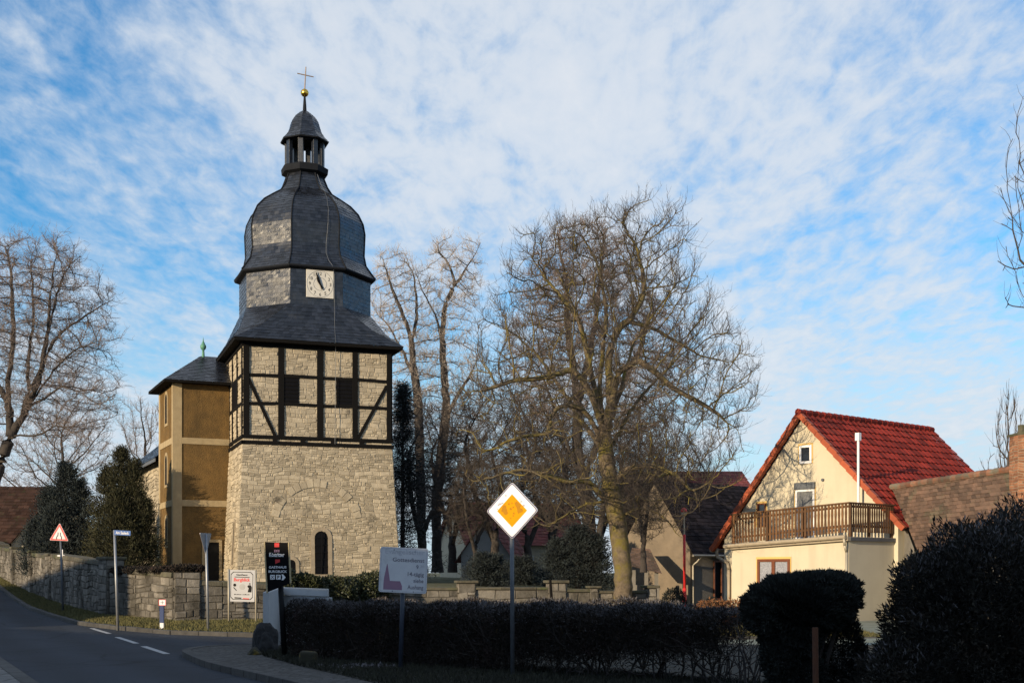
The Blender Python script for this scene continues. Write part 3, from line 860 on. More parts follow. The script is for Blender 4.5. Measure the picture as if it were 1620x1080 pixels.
# far wooded hill, frost and distance haze both painted into its pale colour
hv = []; hq = []
for i in range(61):
    for j in range(9):
        x = 40 + i * 7.0; t = j / 8
        top = 36 * math.exp(-((x - 235) / 95) ** 2) + 3 * math.sin(x * .21) + 1.5 * math.sin(x * .57 + 1)
        hv.append((x, 520 + t * 90, max(0, top) * math.sin(t * math.pi / 2) - 2))
for i in range(60):
    for j in range(8):
        a = i * 9 + j; hq.append((a, a + 9, a + 10, a + 1))
struct(fast_mesh('hill', np.array(hv), np.array(hq), M['hill'], smooth=True))

# ------------------------------------------------------------------ churchyard wall
def slab_wall(mbw, mbc, a, b, h0, h1, th=.42, seed=1, cop=.15, over=.08, course=(.16, .26), width=(.22, .55), z0=None):
    "one stretch: stone face to the street, plain body, coping on top"
    a = V((a[0], a[1], 0)); b = V((b[0], b[1], 0))
    d = (b - a).normalized(); n = V((d.y, -d.x, 0))
    za = wz(a) - .12; zb_ = wz(b) - .12
    A0 = a + V((0, 0, za)); B0 = b + V((0, 0, zb_)); A1 = a + V((0, 0, h0)); B1 = b + V((0, 0, h1))
    masonry(mbw, A0, B0, A1, B1, course, width, (.01, .04), seed=seed, back=False)
    k = -n * th
    mbw.hexa([A0, B0, B0 + k, A0 + k, A1, B1, B1 + k, A1 + k], .5, 1)
    # coping in uneven lengths
    L_ = (b - a).length; x = 0; rd = random.Random(seed)
    while x < L_ - .02:
        w = min(rd.uniform(.7, 1.3), L_ - x)
        if L_ - x - w < .3: w = L_ - x
        p = A1.lerp(B1, x / L_); q = A1.lerp(B1, (x + w - .012) / L_)
        o1 = n * (over + rd.uniform(-.012, .012)); o2 = -n * (th + over)
        c = cop + rd.uniform(-.012, .015); up = V((0, 0, c)); s = V((0, 0, .004))
        mbc.hexa([p + o1 + s, q + o1 + s, q + o2 + s, p + o2 + s, p + o1 * .8 + up, q + o1 * .8 + up, q + o2 * .9 + up * 1.1, p + o2 * .9 + up * 1.1], rd.random())
        x += w
def pier(name, root, c, d, w, z0, z1, th=.55, cap=.12, seed=1, capo=.07):
    d = V((d[0], d[1], 0)).normalized(); n = V((d.y, -d.x, 0)); c = V((c[0], c[1], 0))
    f = n * .10
    mb = MB()
    p = [c - d * w / 2 + f, c + d * w / 2 + f, c + d * w / 2 + f - n * th, c - d * w / 2 + f - n * th]
    lo = V((0, 0, z0)); hi = V((0, 0, z1))
    masonry(mb, p[0] + lo, p[1] + lo, p[0] + hi, p[1] + hi, (.2, .28), (.25, .5), (.012, .035), seed=seed, back=False)
    masonry(mb, p[1] + lo, p[2] + lo, p[1] + hi, p[2] + hi, (.2, .28), (.25, .5), (.012, .035), seed=seed + 1, back=False)
    masonry(mb, p[3] + lo, p[0] + lo, p[3] + hi, p[0] + hi, (.2, .28), (.25, .5), (.012, .035), seed=seed + 2, back=False)
    mb.hexa([q + lo for q in p] + [q + hi for q in p], .5, 1)
    o = mb.build('pier', [M['wallstone'], M['wallmortar']], root)
    if cap:
        m2 = MB(); e = capo
        q = [c - d * (w / 2 + e) + f + n * e, c + d * (w / 2 + e) + f + n * e, c + d * (w / 2 + e) + f - n * (th + e), c - d * (w / 2 + e) + f - n * (th + e)]
        m2.hexa([x + V((0, 0, z1 + .004)) for x in q] + [x + V((0, 0, z1 + cap)) for x in q], .6)
        m2.build('cap_stone', M['coping'], o, bevel=.02)
    return o
lw = thing('churchyard_wall', 'long grey block wall with dark coping climbing beside the road below the church', 'wall', (-13.4, 41.5, 0))
mbw = MB(); mbc = MB()
W = [V((x, y, 0)) for x, y in WALL]
def onwall(u):
    "point of the wall line that is seen at column u"
    for a, b in zip(W[:-1], W[1:]):
        q = (u - 810) / F
        den = (b.x - a.x) - q * (b.y - a.y)
        t = (q * a.y - a.x) / den
        if -1e-6 <= t <= 1 + 1e-6: return a.lerp(b, t)
    return W[0]
def hz(p, v): return EYE + (HOR - v) / F * p.y
stretches = [(-9999, 0, 855, 863), (0, 77, 866, 880), (77, 160, 877, 889), (174, 274, 899, 908), (317, 352, 920, 922), (352, 430, 922, 927), (430, 610, 927, 926)]
for k, (ua, ub, va, vb) in enumerate(stretches):
    a = W[0] if ua < -1000 else onwall(ua); b = onwall(ub)
    # keep the bends of the line
    mids = [p for p in W if min(a.x, b.x) + .3 < p.x < max(a.x, b.x) - .3]
    pts = [a] + mids + [b]
    tot = sum((q - p).length for p, q in zip(pts[:-1], pts[1:])); acc = 0
    h0 = hz(a, va) if ua > -1000 else 4.3; h1 = hz(b, vb)
    for p, q in zip(pts[:-1], pts[1:]):
        l = (q - p).length
        slab_wall(mbw, mbc, p, q, h0 + (h1 - h0) * acc / tot - .1, h0 + (h1 - h0) * (acc + l) / tot - .1, seed=20 + k * 3)
        acc += l
mbw.build('masonry', [M['wallstone'], M['wallmortar']], lw)
mbc.build('coping', M['coping'], lw, bevel=.015)
for k, (u, w, v) in enumerate(((22, .5, 868), (50, .5, 874), (79, .75, 879), (167, .62, 885))):
    p = onwall(u); d = (W[3] - W[2]) if u < 150 else (W[4] - W[3])
    pier('pier', lw, p, d, w, wz(p) - .15, hz(p, v), .6, .10, seed=40 + k)
a = onwall(276); b = onwall(316); c = (a + b) / 2
pier('pier', lw, c, b - a, (b - a).length, wz(c) - .15, hz(c, 905), .6, .0, seed=50)

rw = thing('churchyard_wall', 'low pale block wall with flat capped piers behind the front hedge and under the bare tree', 'wall', (0, 43, 0))
mbw = MB(); mbc = MB()
def wl(u):
    a = W[7]; b = W[8]
    q = (u - 810) / F; t = (q * a.y - a.x) / ((b.x - a.x) - q * (b.y - a.y)); return a.lerp(b, t)
for k, (ua, ub, v) in enumerate(((602, 726, 929), (752, 868, 928), (895, 934, 932), (946, 1024, 934))):
    a = wl(ua); b = wl(ub)
    slab_wall(mbw, mbc, a, b, hz(a, v) - .09, hz(b, v) - .09, seed=70 + k, cop=.09, course=(.2, .3), width=(.3, .6))
mbw.build('masonry', [M['wallstone'], M['wallmortar']], rw)
mbc.build('coping', M['coping'], rw, bevel=.015)
for k, (u, w, v, cp) in enumerate(((738.5, .55, 922, .09), (881.5, .58, 922, .10), (940, .25, 930, .08), (1031, .3, 930, .10))):
    c = wl(u); pier('pier', rw, c, W[8] - W[7], w, .0, hz(c, v), .55, cp, seed=80 + k, capo=.1)

# ------------------------------------------------------------------ church
AT = math.radians(20)
TD = V((math.cos(AT), math.sin(AT), 0)); TN = V((math.sin(AT), -math.cos(AT), 0)); TB = -TN
FL = V((-10.97, 51.5, 0)); HW = 3.125
TC = FL + TD * HW + TB * HW
def T(x, y, z): return TC + TD * x + TB * y + V((0, 0, z))
def fs(u):
    "place along the tower front seen at column u"
    q = (u - 810) / F
    return (q * FL.y - FL.x) / (TD.x - q * TD.y)
def fp(u, v):
    s = fs(u); Y = FL.y + TD.y * s
    return s - HW, EYE + (HOR - v) / F * Y          # local x and height
church = thing('church_tower', 'old stone church with half timbered tower, bulbous slate dome and golden ball', 'church', (TC.x, TC.y, 1.3))

ZG, ZS, ZE = 1.15, 6.98, 11.08
hb, ht = 3.42, 3.13
EX = V((0, 0, 1))
# lower stone stage (battered)
mb = MB()
cb = [T(-hb, -hb, ZG), T(hb, -hb, ZG), T(hb, hb, ZG), T(-hb, hb, ZG)]
ct = [T(-ht, -ht, ZS), T(ht, -ht, ZS), T(ht, ht, ZS), T(-ht, ht, ZS)]
wx0, wz0 = fp(496, 908); wx1, wz1 = fp(517, 840)
bx0, bz0 = fp(452, 925); bx1, bz1 = fp(466, 885)
off = hb
holes = [(wx0 + off - .16, wx1 + off + .16, 0, wz1 - ZG + .02), (bx0 + off - .1, bx1 + off + .1, 0, bz1 - ZG + .05)]
holes[0] = (holes[0][0], holes[0][1], wz0 - ZG - .14, holes[0][3])
masonry(mb, cb[0], cb[1], ct[0], ct[1], (.09, .215), (.10, .38), (.007, .027), holes, seed=3, split=.42, jag=.022, gap=.006)
lwz = [(EYE + (HOR - v) / F * 53.0) for v in (893, 826)]
masonry(mb, cb[3], cb[0], ct[3], ct[0], (.12, .26), (.16, .5), (.010, .036), [(2 * hb - 1.65, 2 * hb - .95, lwz[0] - ZG, lwz[1] - ZG)], seed=4)
masonry(mb, cb[1], cb[2], ct[1], ct[2], (.2, .3), (.3, .6), (.012, .05), seed=5)
mb.face([cb[2], cb[3], ct[3], ct[2]], .5, 1)
# relieving arch left in the masonry
ax, az = fp(500, 832)
def bat(z): return -(hb + (ht - hb) * (z - ZG) / (ZS - ZG))
rd = random.Random(9)
for k in range(17):
    if k in (2, 6, 13): continue
    a0 = math.radians(12 + k * 9.2); a1 = math.radians(12 + (k + .92) * 9.2)
    ri, ro = 1.62, 1.62 + rd.uniform(.26, .36)
    q = []
    for r_, a_ in ((ri, a0), (ro, a0), (ro, a1), (ri, a1)):
        x = ax + r_ * math.cos(a_); z = az + r_ * math.sin(a_); q.append((x, z))
    e = [T(x, bat(z) - .034 - rd.uniform(0, .012), z) for x, z in q]; o = [T(x, bat(z) - .0, z) for x, z in q]
    r_ = rd.uniform(.35, .9)
    mb.face(e, r_, 0)
    for i in range(4): mb.face([o[i], o[(i + 1) % 4], e[(i + 1) % 4], e[i]], r_, 0)
o = mb.build('stone_stage', [M['limestone'], M['mortar']], church)

def arch_poly(x0, x1, z0, z1, n=10, pointed=0.0):
    "outline of a round headed opening, counter-clockwise"
    c = (x0 + x1) / 2; r = (x1 - x0) / 2; zs = z1 - r * (1 + pointed)
    p = [(x0, z0), (x1, z0)]
    for k in range(n + 1):
        a = math.pi * k / n
        p.append((c + r * math.cos(a), zs + r * (1 + pointed) * math.sin(a)))
    return p
def arch_window(par, name, fn, x0, x1, z0, z1, fw, proud, deep, mframe, mglass, nbars=0, pointed=0.0, frame_name='surround'):
    "fn(x, z, d) gives the point d in front of the wall"
    inn = arch_poly(x0, x1, z0, z1, 10, pointed); out = arch_poly(x0 - fw, x1 + fw, z0 - fw * .8, z1 + fw, 10, pointed)
    g = MB(); g.prism([fn(x, z, -deep) for x, z in inn], fn(0, 0, -deep + .02) - fn(0, 0, -deep)); w = g.build(name, mglass, par)
    f = MB(); n = len(inn)
    for k in range(n):
        a, b = inn[k], inn[(k + 1) % n]; c, d = out[k], out[(k + 1) % n]
        f.face([fn(*a, proud), fn(*c, proud), fn(*d, proud), fn(*b, proud)][::-1])
        f.face([fn(*c, proud), fn(*c, -.02), fn(*d, -.02), fn(*d, proud)][::-1])
        f.face([fn(*a, -deep), fn(*a, proud), fn(*b, proud), fn(*b, -deep)][::-1])
    f.build(frame_name, mframe, w)
    if nbars:
        bmb = MB()
        for k in range(1, nbars):
            z = z0 + (z1 - z0) * k / nbars
            bmb.box(fn(x0, z, -deep + .03), fn(x1, z, -deep + .03) - fn(x0, z, -deep + .03), V((0, 0, .03)), fn(0, 0, .02) - fn(0, 0, 0))
        xm = (x0 + x1) / 2
        bmb.box(fn(xm - .015, z0, -deep + .035), fn(xm + .015, z0, -deep + .035) - fn(xm - .015, z0, -deep + .035), V((0, 0, z1 - z0)), fn(0, 0, .02) - fn(0, 0, 0))
        bmb.build('lattice', M['black'], w)
    return w
ff = lambda x, z, d: T(x, bat(z) - d, z)
arch_window(church, 'window', ff, wx0, wx1, wz0, wz1, .17, .05, .0, M['dressed'], M['dark'], 6)
arch_window(church, 'window', ff, bx0, bx1, bz0 - .3, bz1, .14, .05, .0, M['dressed'], M['dark'])
fl = lambda x, z, d: T(bat(z) - d, x, z)
arch_window(church, 'window', lambda x, z, d: T(bat(z) - d, -x, z), 1.95, 2.35, lwz[0], lwz[1], .13, .055, .0, M['dressed'], M['dark'])

# half timbered stage: rubble infill and every beam a part
mb = MB()
h2 = 3.10
w2x0, w2z0 = fp(448, 636); w2x1, w2z1 = fp(473, 594)
w3x0, w3z0 = fp(532, 642); w3x1, w3z1 = fp(558, 601)
q0 = [T(-h2, -h2, ZS), T(h2, -h2, ZS), T(h2, h2, ZS), T(-h2, h2, ZS)]
q1 = [p + EX * (ZE - ZS) for p in q0]
masonry(mb, q0[0], q0[1], q1[0], q1[1], (.10, .22), (.12, .36), (.006, .026), [(w2x0 + h2, w2x1 + h2, w2z0 - ZS, w2z1 - ZS), (w3x0 + h2, w3x1 + h2, w3z0 - ZS, w3z1 - ZS)], seed=6, rlo=.3, split=.4, jag=.026, gap=.007)
masonry(mb, q0[3], q0[0], q1[3], q1[0], (.14, .26), (.2, .5), (.008, .03), seed=7, rlo=.25)
masonry(mb, q0[1], q0[2], q1[1], q1[2], (.2, .3), (.3, .6), (.008, .03), seed=8)
mb.face([q0[2], q0[3], q1[3], q1[2]], .5, 1)
mb.build('infill_masonry', [M['limestone'], M['mortar']], church)
def beam(name, p, q, w, side='f', proud=.055):
    "beam between two wall points (x, z) with face width w"
    (x0, z0), (x1, z1) = p, q
    d = V((x1 - x0, z1 - z0, 0)).normalized(); nx, nz = -d.y * w / 2, d.x * w / 2
    pl = [(x0 + nx, z0 + nz), (x0 - nx, z0 - nz), (x1 - nx, z1 - nz), (x1 + nx, z1 + nz)]
    fn = (lambda x, z, e: T(x, -h2 - e, z)) if side == 'f' else (lambda x, z, e: T(-h2 - e, -x, z)) if side == 'l' else (lambda x, z, e: T(h2 + e, x, z))
    m_ = MB(); m_.prism([fn(x, z, -.06) for x, z in pl], fn(0, 0, proud) - fn(0, 0, -.06))
    return m_.build(name, M['timber'], church, bevel=.008)
def fx(u): return fs(u) - HW
zt = lambda u, v: fp(u, v)[1]
# posts
for u0, u1 in ((440, 449.5), (501.5, 511.5), (557.5, 566)):
    beam('post', ((fx(u0) + fx(u1)) / 2, ZS + .28), ((fx(u0) + fx(u1)) / 2, ZE - .2), fx(u1) - fx(u0), proud=.062)
beam('post', (-h2 + .12, ZS + .28), (-h2 + .12, ZE - .2), .24, proud=.07)
beam('post', (h2 - .10, ZS + .28), (h2 - .10, ZE - .2), .2, proud=.07)
# rails between the posts
px = [-h2 + .24, fx(440), fx(449.5), fx(501.5), fx(511.5), fx(557.5), fx(566), h2 - .2]
for k in range(4):
    a, b = px[2 * k], px[2 * k + 1]
    beam('rail', (a, 9.73 + random.uniform(-.03, .03)), (b, 9.73 + random.uniform(-.03, .03)), .13, proud=.05)
    beam('rail', (a, 8.57 + random.uniform(-.03, .03)), (b, 8.57 + random.uniform(-.03, .03)), .13, proud=.05)
beam('top_plate', (-h2 - .07, ZE - .1), (h2 + .07, ZE - .1), .2, proud=.075)
beam('sill_beam', (-h2 - .07, ZS + .22), (h2 + .07, ZS + .22), .14, proud=.078)
beam('sill_beam', (-h2 - .1, ZS - .02), (h2 + .1, ZS - .02), .15, proud=.10)
for u in (435, 479, 527, 572): beam('beam_end', (fx(u), ZS + .045), (fx(u), ZS + .16), .2, proud=.07)
beam('brace', (fx(392), 9.62), (fx(435), ZS + .28), .13, proud=.056)
beam('brace', (fx(612), 9.55), (fx(566), ZS + .28), .13, proud=.056)
for (a, b, c, d) in ((w2x0, w2x1, w2z0, w2z1), (w3x0, w3x1, w3z0, w3z1)):
    g = MB(); g.box(T(a, -h2 - .01, c), TD * (b - a), EX * (d - c), TN * .02); w = g.build('louvre_opening', M['dark'], church)
    f = MB()
    for k in range(7):
        z = c + (d - c) * (k + .3) / 7
        f.box(T(a + .03, -h2 - .012, z), TD * (b - a - .06), EX * .03 + TN * .03, TN * .012 - EX * .02)
    f.build('louvre', M['timber'], w)
# left side beams
for x, w in ((.12 - h2 + h2 * 2 - h2 * 2, .22),):
    pass
for t in (.12, 1.55, 3.0, 4.4, 6.0): beam('post', (h2 - t, ZS + .28), (h2 - t, ZE - .2), .2, 'l', .06)
for z in (9.73, 8.57): beam('rail', (h2 - .22, z), (-h2, z), .13, 'l', .05)
beam('sill_beam', (h2 + .07, ZS + .22), (-h2, ZS + .22), .14, 'l', .076)
beam('sill_beam', (h2 + .1, ZS - .02), (-h2, ZS - .02), .15, 'l', .098)
beam('top_plate', (h2 + .07, ZE - .1), (-h2, ZE - .1), .2, 'l', .073)
g = MB(); g.box(T(-h2 - .045, -h2 + 1.7, 8.64), TB * 1.2, EX * 1.02, TD * .03); g.build('louvre_opening', M['dark'], church)
for t in (.12, 2, 4, 6.0): beam('post', (-h2 + t, ZS + .2), (-h2 + t, ZE - .2), .2, 'r', .06)

# slate roofs
def oc(k, R, z):
    a = math.radians(22.5 + 45 * k); return T(R * math.sin(a), -R * math.cos(a), z)
# corner k lies between face k (normal at k*45 from the front) and face k+1, turning towards the tower's right
DR = 2.90; DI = DR * math.cos(math.radians(22.5)); ZD0, ZD1 = 12.86, 14.46
EH = 3.53; ZEV = 11.16
mb = MB()
sq = {0: T(-EH, -EH, ZEV), 1: T(EH, -EH, ZEV), 2: T(EH, EH, ZEV), 3: T(-EH, EH, ZEV)}
def hipline(c, o): return [c, c.lerp(o, .5) - V((0, 0, .19)), o]
faces = [  # square side, octagon corners of the side face, then of the corner face
    (sq[0], sq[1], oc(-1, DR, ZD0), oc(0, DR, ZD0)),
    (sq[1], sq[2], oc(1, DR, ZD0), oc(2, DR, ZD0)),
    (sq[2], sq[3], oc(3, DR, ZD0), oc(4, DR, ZD0)),
    (sq[3], sq[0], oc(5, DR, ZD0), oc(6, DR, ZD0))]
for k, (a, b, c, d) in enumerate(faces):
    tiles(mb, hipline(a, c), hipline(b, d), .17, .24, .014, seed=30 + k)
for k, (c, o1, o2) in enumerate(((sq[1], oc(0, DR, ZD0), oc(1, DR, ZD0)), (sq[2], oc(2, DR, ZD0), oc(3, DR, ZD0)), (sq[3], oc(4, DR, ZD0), oc(5, DR, ZD0)), (sq[0], oc(6, DR, ZD0), oc(7, DR, ZD0)))):
    tiles(mb, hipline(c, o1), hipline(c + (o2 - o1) * .002, o2), .17, .24, .014, seed=40 + k)
mb.build('skirt_roof', M['slate'], church)
mb = MB()
mb.hexa([T(-EH + .03, -EH + .03, ZEV - .12), T(EH - .03, -EH + .03, ZEV - .12), T(EH - .03, EH - .03, ZEV - .12), T(-EH + .03, EH - .03, ZEV - .12),
         T(-EH + .01, -EH + .01, ZEV - .01), T(EH - .01, -EH + .01, ZEV - .01), T(EH - .01, EH - .01, ZEV - .01), T(-EH + .01, EH - .01, ZEV - .01)])
mb.build('eaves_board', M['timber'], church)
def octa(name, prof, mat_, seed, row=.16, col=.24, step=.012, par=None):
    "slated octagonal body from (radius to corner, height) pairs"
    mb = MB()
    for k in range(8):
        tiles(mb, [oc(k - 1, r, z) for r, z in prof], [oc(k, r, z) for r, z in prof], row, col, step, seed=seed + k)
    return mb.build(name, mat_, par or church)
def octa_plain(name, prof, mat_, par=None):
    mb = MB()
    for k in range(8):
        for (r0, z0), (r1, z1) in zip(prof[:-1], prof[1:]):
            mb.face([oc(k - 1, r0, z0), oc(k, r0, z0), oc(k, r1, z1), oc(k - 1, r1, z1)])
    return mb.build(name, mat_, par or church)
octa('clock_drum', [(DR, ZD0 - .02), (DR, ZD1)], M['slate'], 50)
ONION = [(3.12, 14.45), (2.94, 14.68), (2.70, 15.02), (2.61, 15.45), (2.63, 15.95), (2.65, 16.40), (2.57, 16.85), (2.36, 17.28), (2.02, 17.64), (1.58, 17.94), (1.20, 18.18), (1.00, 18.48), (.87, 18.80), (.80, 19.02)]
octa('dome', ONION, M['slate'], 60, .15, .23)
octa_plain('dome_cornice', [(2.86, 14.28), (3.08, 14.36), (3.13, 14.40), (3.13, 14.46), (2.5, 14.5)], M['slate_edge'])
# lead covered ridges of the dome
for k in range(8):
    mb = MB(); mb.path([oc(k, r + .012, z + .01) for r, z in ONION], .035, 6); mb.build('dome_ridge', M['slate_edge'], church)
lan = octa_plain('lantern_base', [(.8, 18.98), (1.02, 19.06), (1.05, 19.3), (.92, 19.38), (.0, 19.4)], M['slate_edge'])
LR = .84
for k in range(8):
    a = math.radians(22.5 + 45 * k); dx, dy = math.sin(a), -math.cos(a)
    p = T(dx * LR * .92, dy * LR * .92, 19.36); t1 = (TD * -dy + TB * dx); r1 = (TD * dx + TB * dy)
    m_ = MB(); m_.box(p - t1 * .11 - r1 * .09, t1 * .22, r1 * .18, EX * 1.28); m_.build('lantern_post', M['slate'], lan, bevel=.01)
for k in range(8):
    # arched heads between the posts
    a = oc(k - 1, LR * .93, 20.42); b = oc(k, LR * .93, 20.42); n_ = ((a + b) / 2 - T(0, 0, 20.42)).normalized()
    m_ = MB(); m_.box(a, b - a, EX * .24, -n_ * .06); m_.build('lantern_lintel', M['slate_edge'], lan)
CAP = [(1.08, 20.50), (.92, 20.66), (.76, 20.88), (.68, 21.10), (.63, 21.32), (.50, 21.55), (.30, 21.74), (.07, 21.90)]
cap = octa('lantern_roof', CAP, M['slate'], 80, .12, .2, .009)
octa_plain('roof_soffit', [(0, 20.6), (.9, 20.46), (1.06, 20.46), (1.07, 20.51)], M['slate_edge'], cap)
mb = MB(); mb.lathe(TC, [(.09, 21.82), (.075, 22.1), (.045, 22.52), (.0, 22.53)], 10); mb.build('spire_rod', M['slate_edge'], church, True)
mb = MB(); mb.lathe(TC, [(.175 * math.sin(math.pi * i / 14), 22.68 - .175 * math.cos(math.pi * i / 14)) for i in range(15)], 20); mb.build('gilded_ball', M['gold'], church, True)
mb = MB(); tilt = V((.055, 0, 1)).normalized()
b0 = TC + V((0, 0, 22.84)); mb.cyl(b0, b0 + tilt * .98, .028, .022, 8)
c0 = b0 + tilt * .62; mb.cyl(c0 - TD * .36 + EX * .03, c0 + TD * .36 - EX * .03, .024, .024, 8)
mb.build('cross', M['iron'], church)
# clock
cx, cz_ = .13, 13.72; ch = .575
cf = lambda x, z, d: T(cx + x, -DI - .035 - d, cz_ + z)
mb = MB(); mb.prism([cf(-ch, -ch, -.03), cf(ch, -ch, -.03), cf(ch, ch, -.03), cf(-ch, ch, -.03)], TN * .06); clock = mb.build('clock_face', M['clockface'], church, bevel=.008)
def ring(mb, r, w, d, n=48):
    for k in range(n):
        a0 = 2 * math.pi * k / n; a1 = 2 * math.pi * (k + 1) / n
        mb.face([cf(r * math.cos(a0), r * math.sin(a0), d), cf((r + w) * math.cos(a0), (r + w) * math.sin(a0), d), cf((r + w) * math.cos(a1), (r + w) * math.sin(a1), d), cf(r * math.cos(a1), r * math.sin(a1), d)])
for r_ in (.545, .265):
    mb = MB(); ring(mb, r_, .012, .034); mb.build('dial_ring', M['greysteel'], clock)
for k in range(1, 13):
    a = math.radians(90 - 30 * k); r_ = .435
    o_ = cf(r_ * math.cos(a), r_ * math.sin(a) - .065, .03)
    mb = MB(); lettering(mb, str(k), o_, TD, EX, TN, height=.135, width=None if k == 1 else .075 if k < 10 else .095 if k == 11 else .125, lift=.006); mb.build('numeral', M['black'], clock)
def hand(name, ang, l, w, tail, d):
    a = math.radians(90 - ang); u_ = V((math.cos(a), math.sin(a), 0)); n_ = V((-u_.y, u_.x, 0))
    pts = [u_ * -tail + n_ * w * .6, u_ * -tail - n_ * w * .6, u_ * l * .45 - n_ * w, u_ * l, u_ * l * .45 + n_ * w]
    m_ = MB(); m_.prism([cf(p.x, p.y, d) for p in pts], TN * .012); m_.build(name, M['black'], clock)
hand('hour_hand', 329, .32, .05, .22, .05); hand('minute_hand', 340, .56, .045, .24, .068)
# lightning cable down the front
pts = []
def inr(z, prof):
    for (r0, z0), (r1, z1) in zip(prof[:-1], prof[1:]):
        if z0 <= z <= z1: return (r0 + (r1 - r0) * (z - z0) / (z1 - z0)) * math.cos(math.radians(22.5))
    return None
def frontx(u, y):
    q = (u - 810) / F; o_ = TC + TB * y
    return (q * o_.y - o_.x) / (TD.x - q * TD.y)
for u, z in ((502, 18.9), (508, 18.4), (513, 18.1), (517, 17.6), (519.5, 17.0), (519, 16.4), (517.5, 15.9), (516, 15.5), (516, 15.1), (520, 14.75), (526, 14.5)):
    y = -(inr(z, ONION) or 2.9) - .075; pts.append(T(frontx(u, y), y, z))
pts += [T(frontx(529, -DI - .05), -DI - .05, z) for z in (14.2, 13.0)]
pts += [T(frontx(530, -3.15), -3.10, 11.85), T(frontx(531, -3.6), -3.58, 11.2), T(frontx(531, -3.25), -3.24, 10.9), T(frontx(530, -3.25), -3.24, 7.0)]
mb = MB(); mb.path(pts, .009, 5); mb.build('lightning_cable', M['greysteel'], church)

# stair turret beside the tower
K = V((-14.53, 54.2, 0)); Q = V((-12.34, 55.2, 0)); Lp = V((-16.04, 57.5, 0)); Rp = Lp + (Q - K)
kd = (Q - K).normalized(); kn = V((kd.y, -kd.x, 0)); ld = (Lp - K).normalized(); ln_ = V((-ld.y, ld.x, 0))
if ln_.x > 0: ln_ = -ln_
ZA0, ZA1 = 1.15, 9.86
turret = MB(); turret.hexa([p + EX * ZA0 for p in (K, Q, Rp, Lp)] + [p + EX * ZA1 for p in (K, Q, Rp, Lp)])
tur = turret.build('stair_turret', M['ochre'], church)
def strip(name, o, a, b, n, s0, s1, z0, z1, m, pr=.03):
    m_ = MB(); m_.box(o + a * s0 + EX * z0, a * (s1 - s0), EX * (z1 - z0), n * pr); return m_.build(name, m, tur, bevel=.006)
kw = (Q - K).length; lw_ = (Lp - K).length
strip('pilaster', K - kd * .03, kd, None, kn, 0, .40, ZA0, ZA1 - .02, M['buff'], .034)
strip('pilaster', K, ld, None, ln_, 0, .22, ZA0, ZA1 - .02, M['buff'], .03)
strip('pilaster', K, ld, None, ln_, lw_ - .35, lw_, ZA0, ZA1 - .02, M['buff'], .03)
for z in (7.18, 4.5):
    strip('band', K, kd, None, kn, .37, kw, z, z + .27, M['buff'])
    strip('band', K, ld, None, ln_, .22, lw_ - .35, z, z + .27, M['buff'], .028)
for z0, z1 in ((8.2, 9.5), (5.5, 6.8), (2.85, 4.05)):
    arch_window(tur, 'window', lambda x, z, d: K + ld * x + ln_ * d + EX * z, 1.45, 1.95, z0, z1, .14, .025, .0, M['buff'], M['dark'])
d0, d1 = 1.22, 2.08
strip('door', K, kd, None, kn, d0 + .12, d1 - .12, 1.15, 2.95, M['black'], .015)
strip('door_jamb', K, kd, None, kn, d0, d0 + .12, 1.15, 2.95, M['buff'], .05)
strip('door_jamb', K, kd, None, kn, d1 - .12, d1, 1.15, 2.95, M['buff'], .05)
strip('lintel', K, kd, None, kn, d0, d1, 2.955, 3.08, M['buff'], .05)
# its roof
ov = .48
eK = K - kd * ov + kn * ov - ld * 0 + EX * (ZA1 + .02); eK = K + (kn + ln_) * ov * .9 + EX * (ZA1 + .0)
eQ = Q + kn * ov * .9 + kd * .4 + EX * (ZA1 + .0)
eL = Lp + ln_ * ov * .9 + ld * .35 + EX * (ZA1 - .0)
eR = Rp + ld * .35 + kd * .3 + EX * ZA1
pk = P(318, 563, 56.4); pr = pk + kd * 2.2
mb = MB()
tiles(mb, [eK, pk], [eQ, pr], .17, .25, .014, seed=90)
tiles(mb, [eL, pk], [eK, pk + (eK - eL) * .001], .17, .25, .014, seed=91)
tiles(mb, [eR, pr], [eL, pk], .17, .25, .014, seed=92)
rf = mb.build('turret_roof', M['slate'], tur)
mb = MB(); mb.prism([p - EX * .1 for p in (eK, eQ, eR, eL)], EX * .085); mb.build('eaves_board', M['timber'], rf)
fb = P(321.5, 566, 56.4)
mb = MB(); mb.lathe(fb, [(.09, -.1), (.07, .0), (.06, .2), (.05, .34), (.07, .36), (.12, .42), (.135, .50), (.12, .57), (.085, .60), (.075, .64), (.03, .74), (.0, .95)], 14); mb.build('finial', M['copper'], rf, True)

# nave behind
N0 = Lp + kd * .25; N1 = N0 + ld * 12; NW = 7.4
mb = MB()
n0, n1, n2, n3 = N0, N1, N1 + kd * NW, N0 + kd * NW
ze = 6.85
masonry(mb, n1 + EX * 1.0, n0 + EX * 1.0, n1 + EX * ze, n0 + EX * ze, (.18, .3), (.25, .6), (.01, .04), seed=95)
masonry(mb, n2 + EX * 1.0, n1 + EX * 1.0, n2 + EX * ze, n1 + EX * ze, (.25, .35), (.4, .8), (.01, .03), seed=96)
mb.hexa([p + EX * 1.0 for p in (n0, n3, n2, n1)] + [p + EX * (ze - .01) for p in (n0, n3, n2, n1)], .5, 1)
nave = mb.build('nave', [M['limestone'], M['mortar']], church)
e = .45
r0 = n0 + kd * NW / 2 + EX * 10.4; r1 = n1 + kd * NW / 2 - ld * 2.8 + EX * 10.4
ea, eb = n0 - kd * e + EX * ze, n1 - kd * e + ld * e + EX * ze
ec, ed = n2 + kd * e + ld * e + EX * ze, n3 + kd * e + EX * ze
mb = MB()
tiles(mb, [eb, r1], [ea, r0], .2, .28, .016, seed=97)
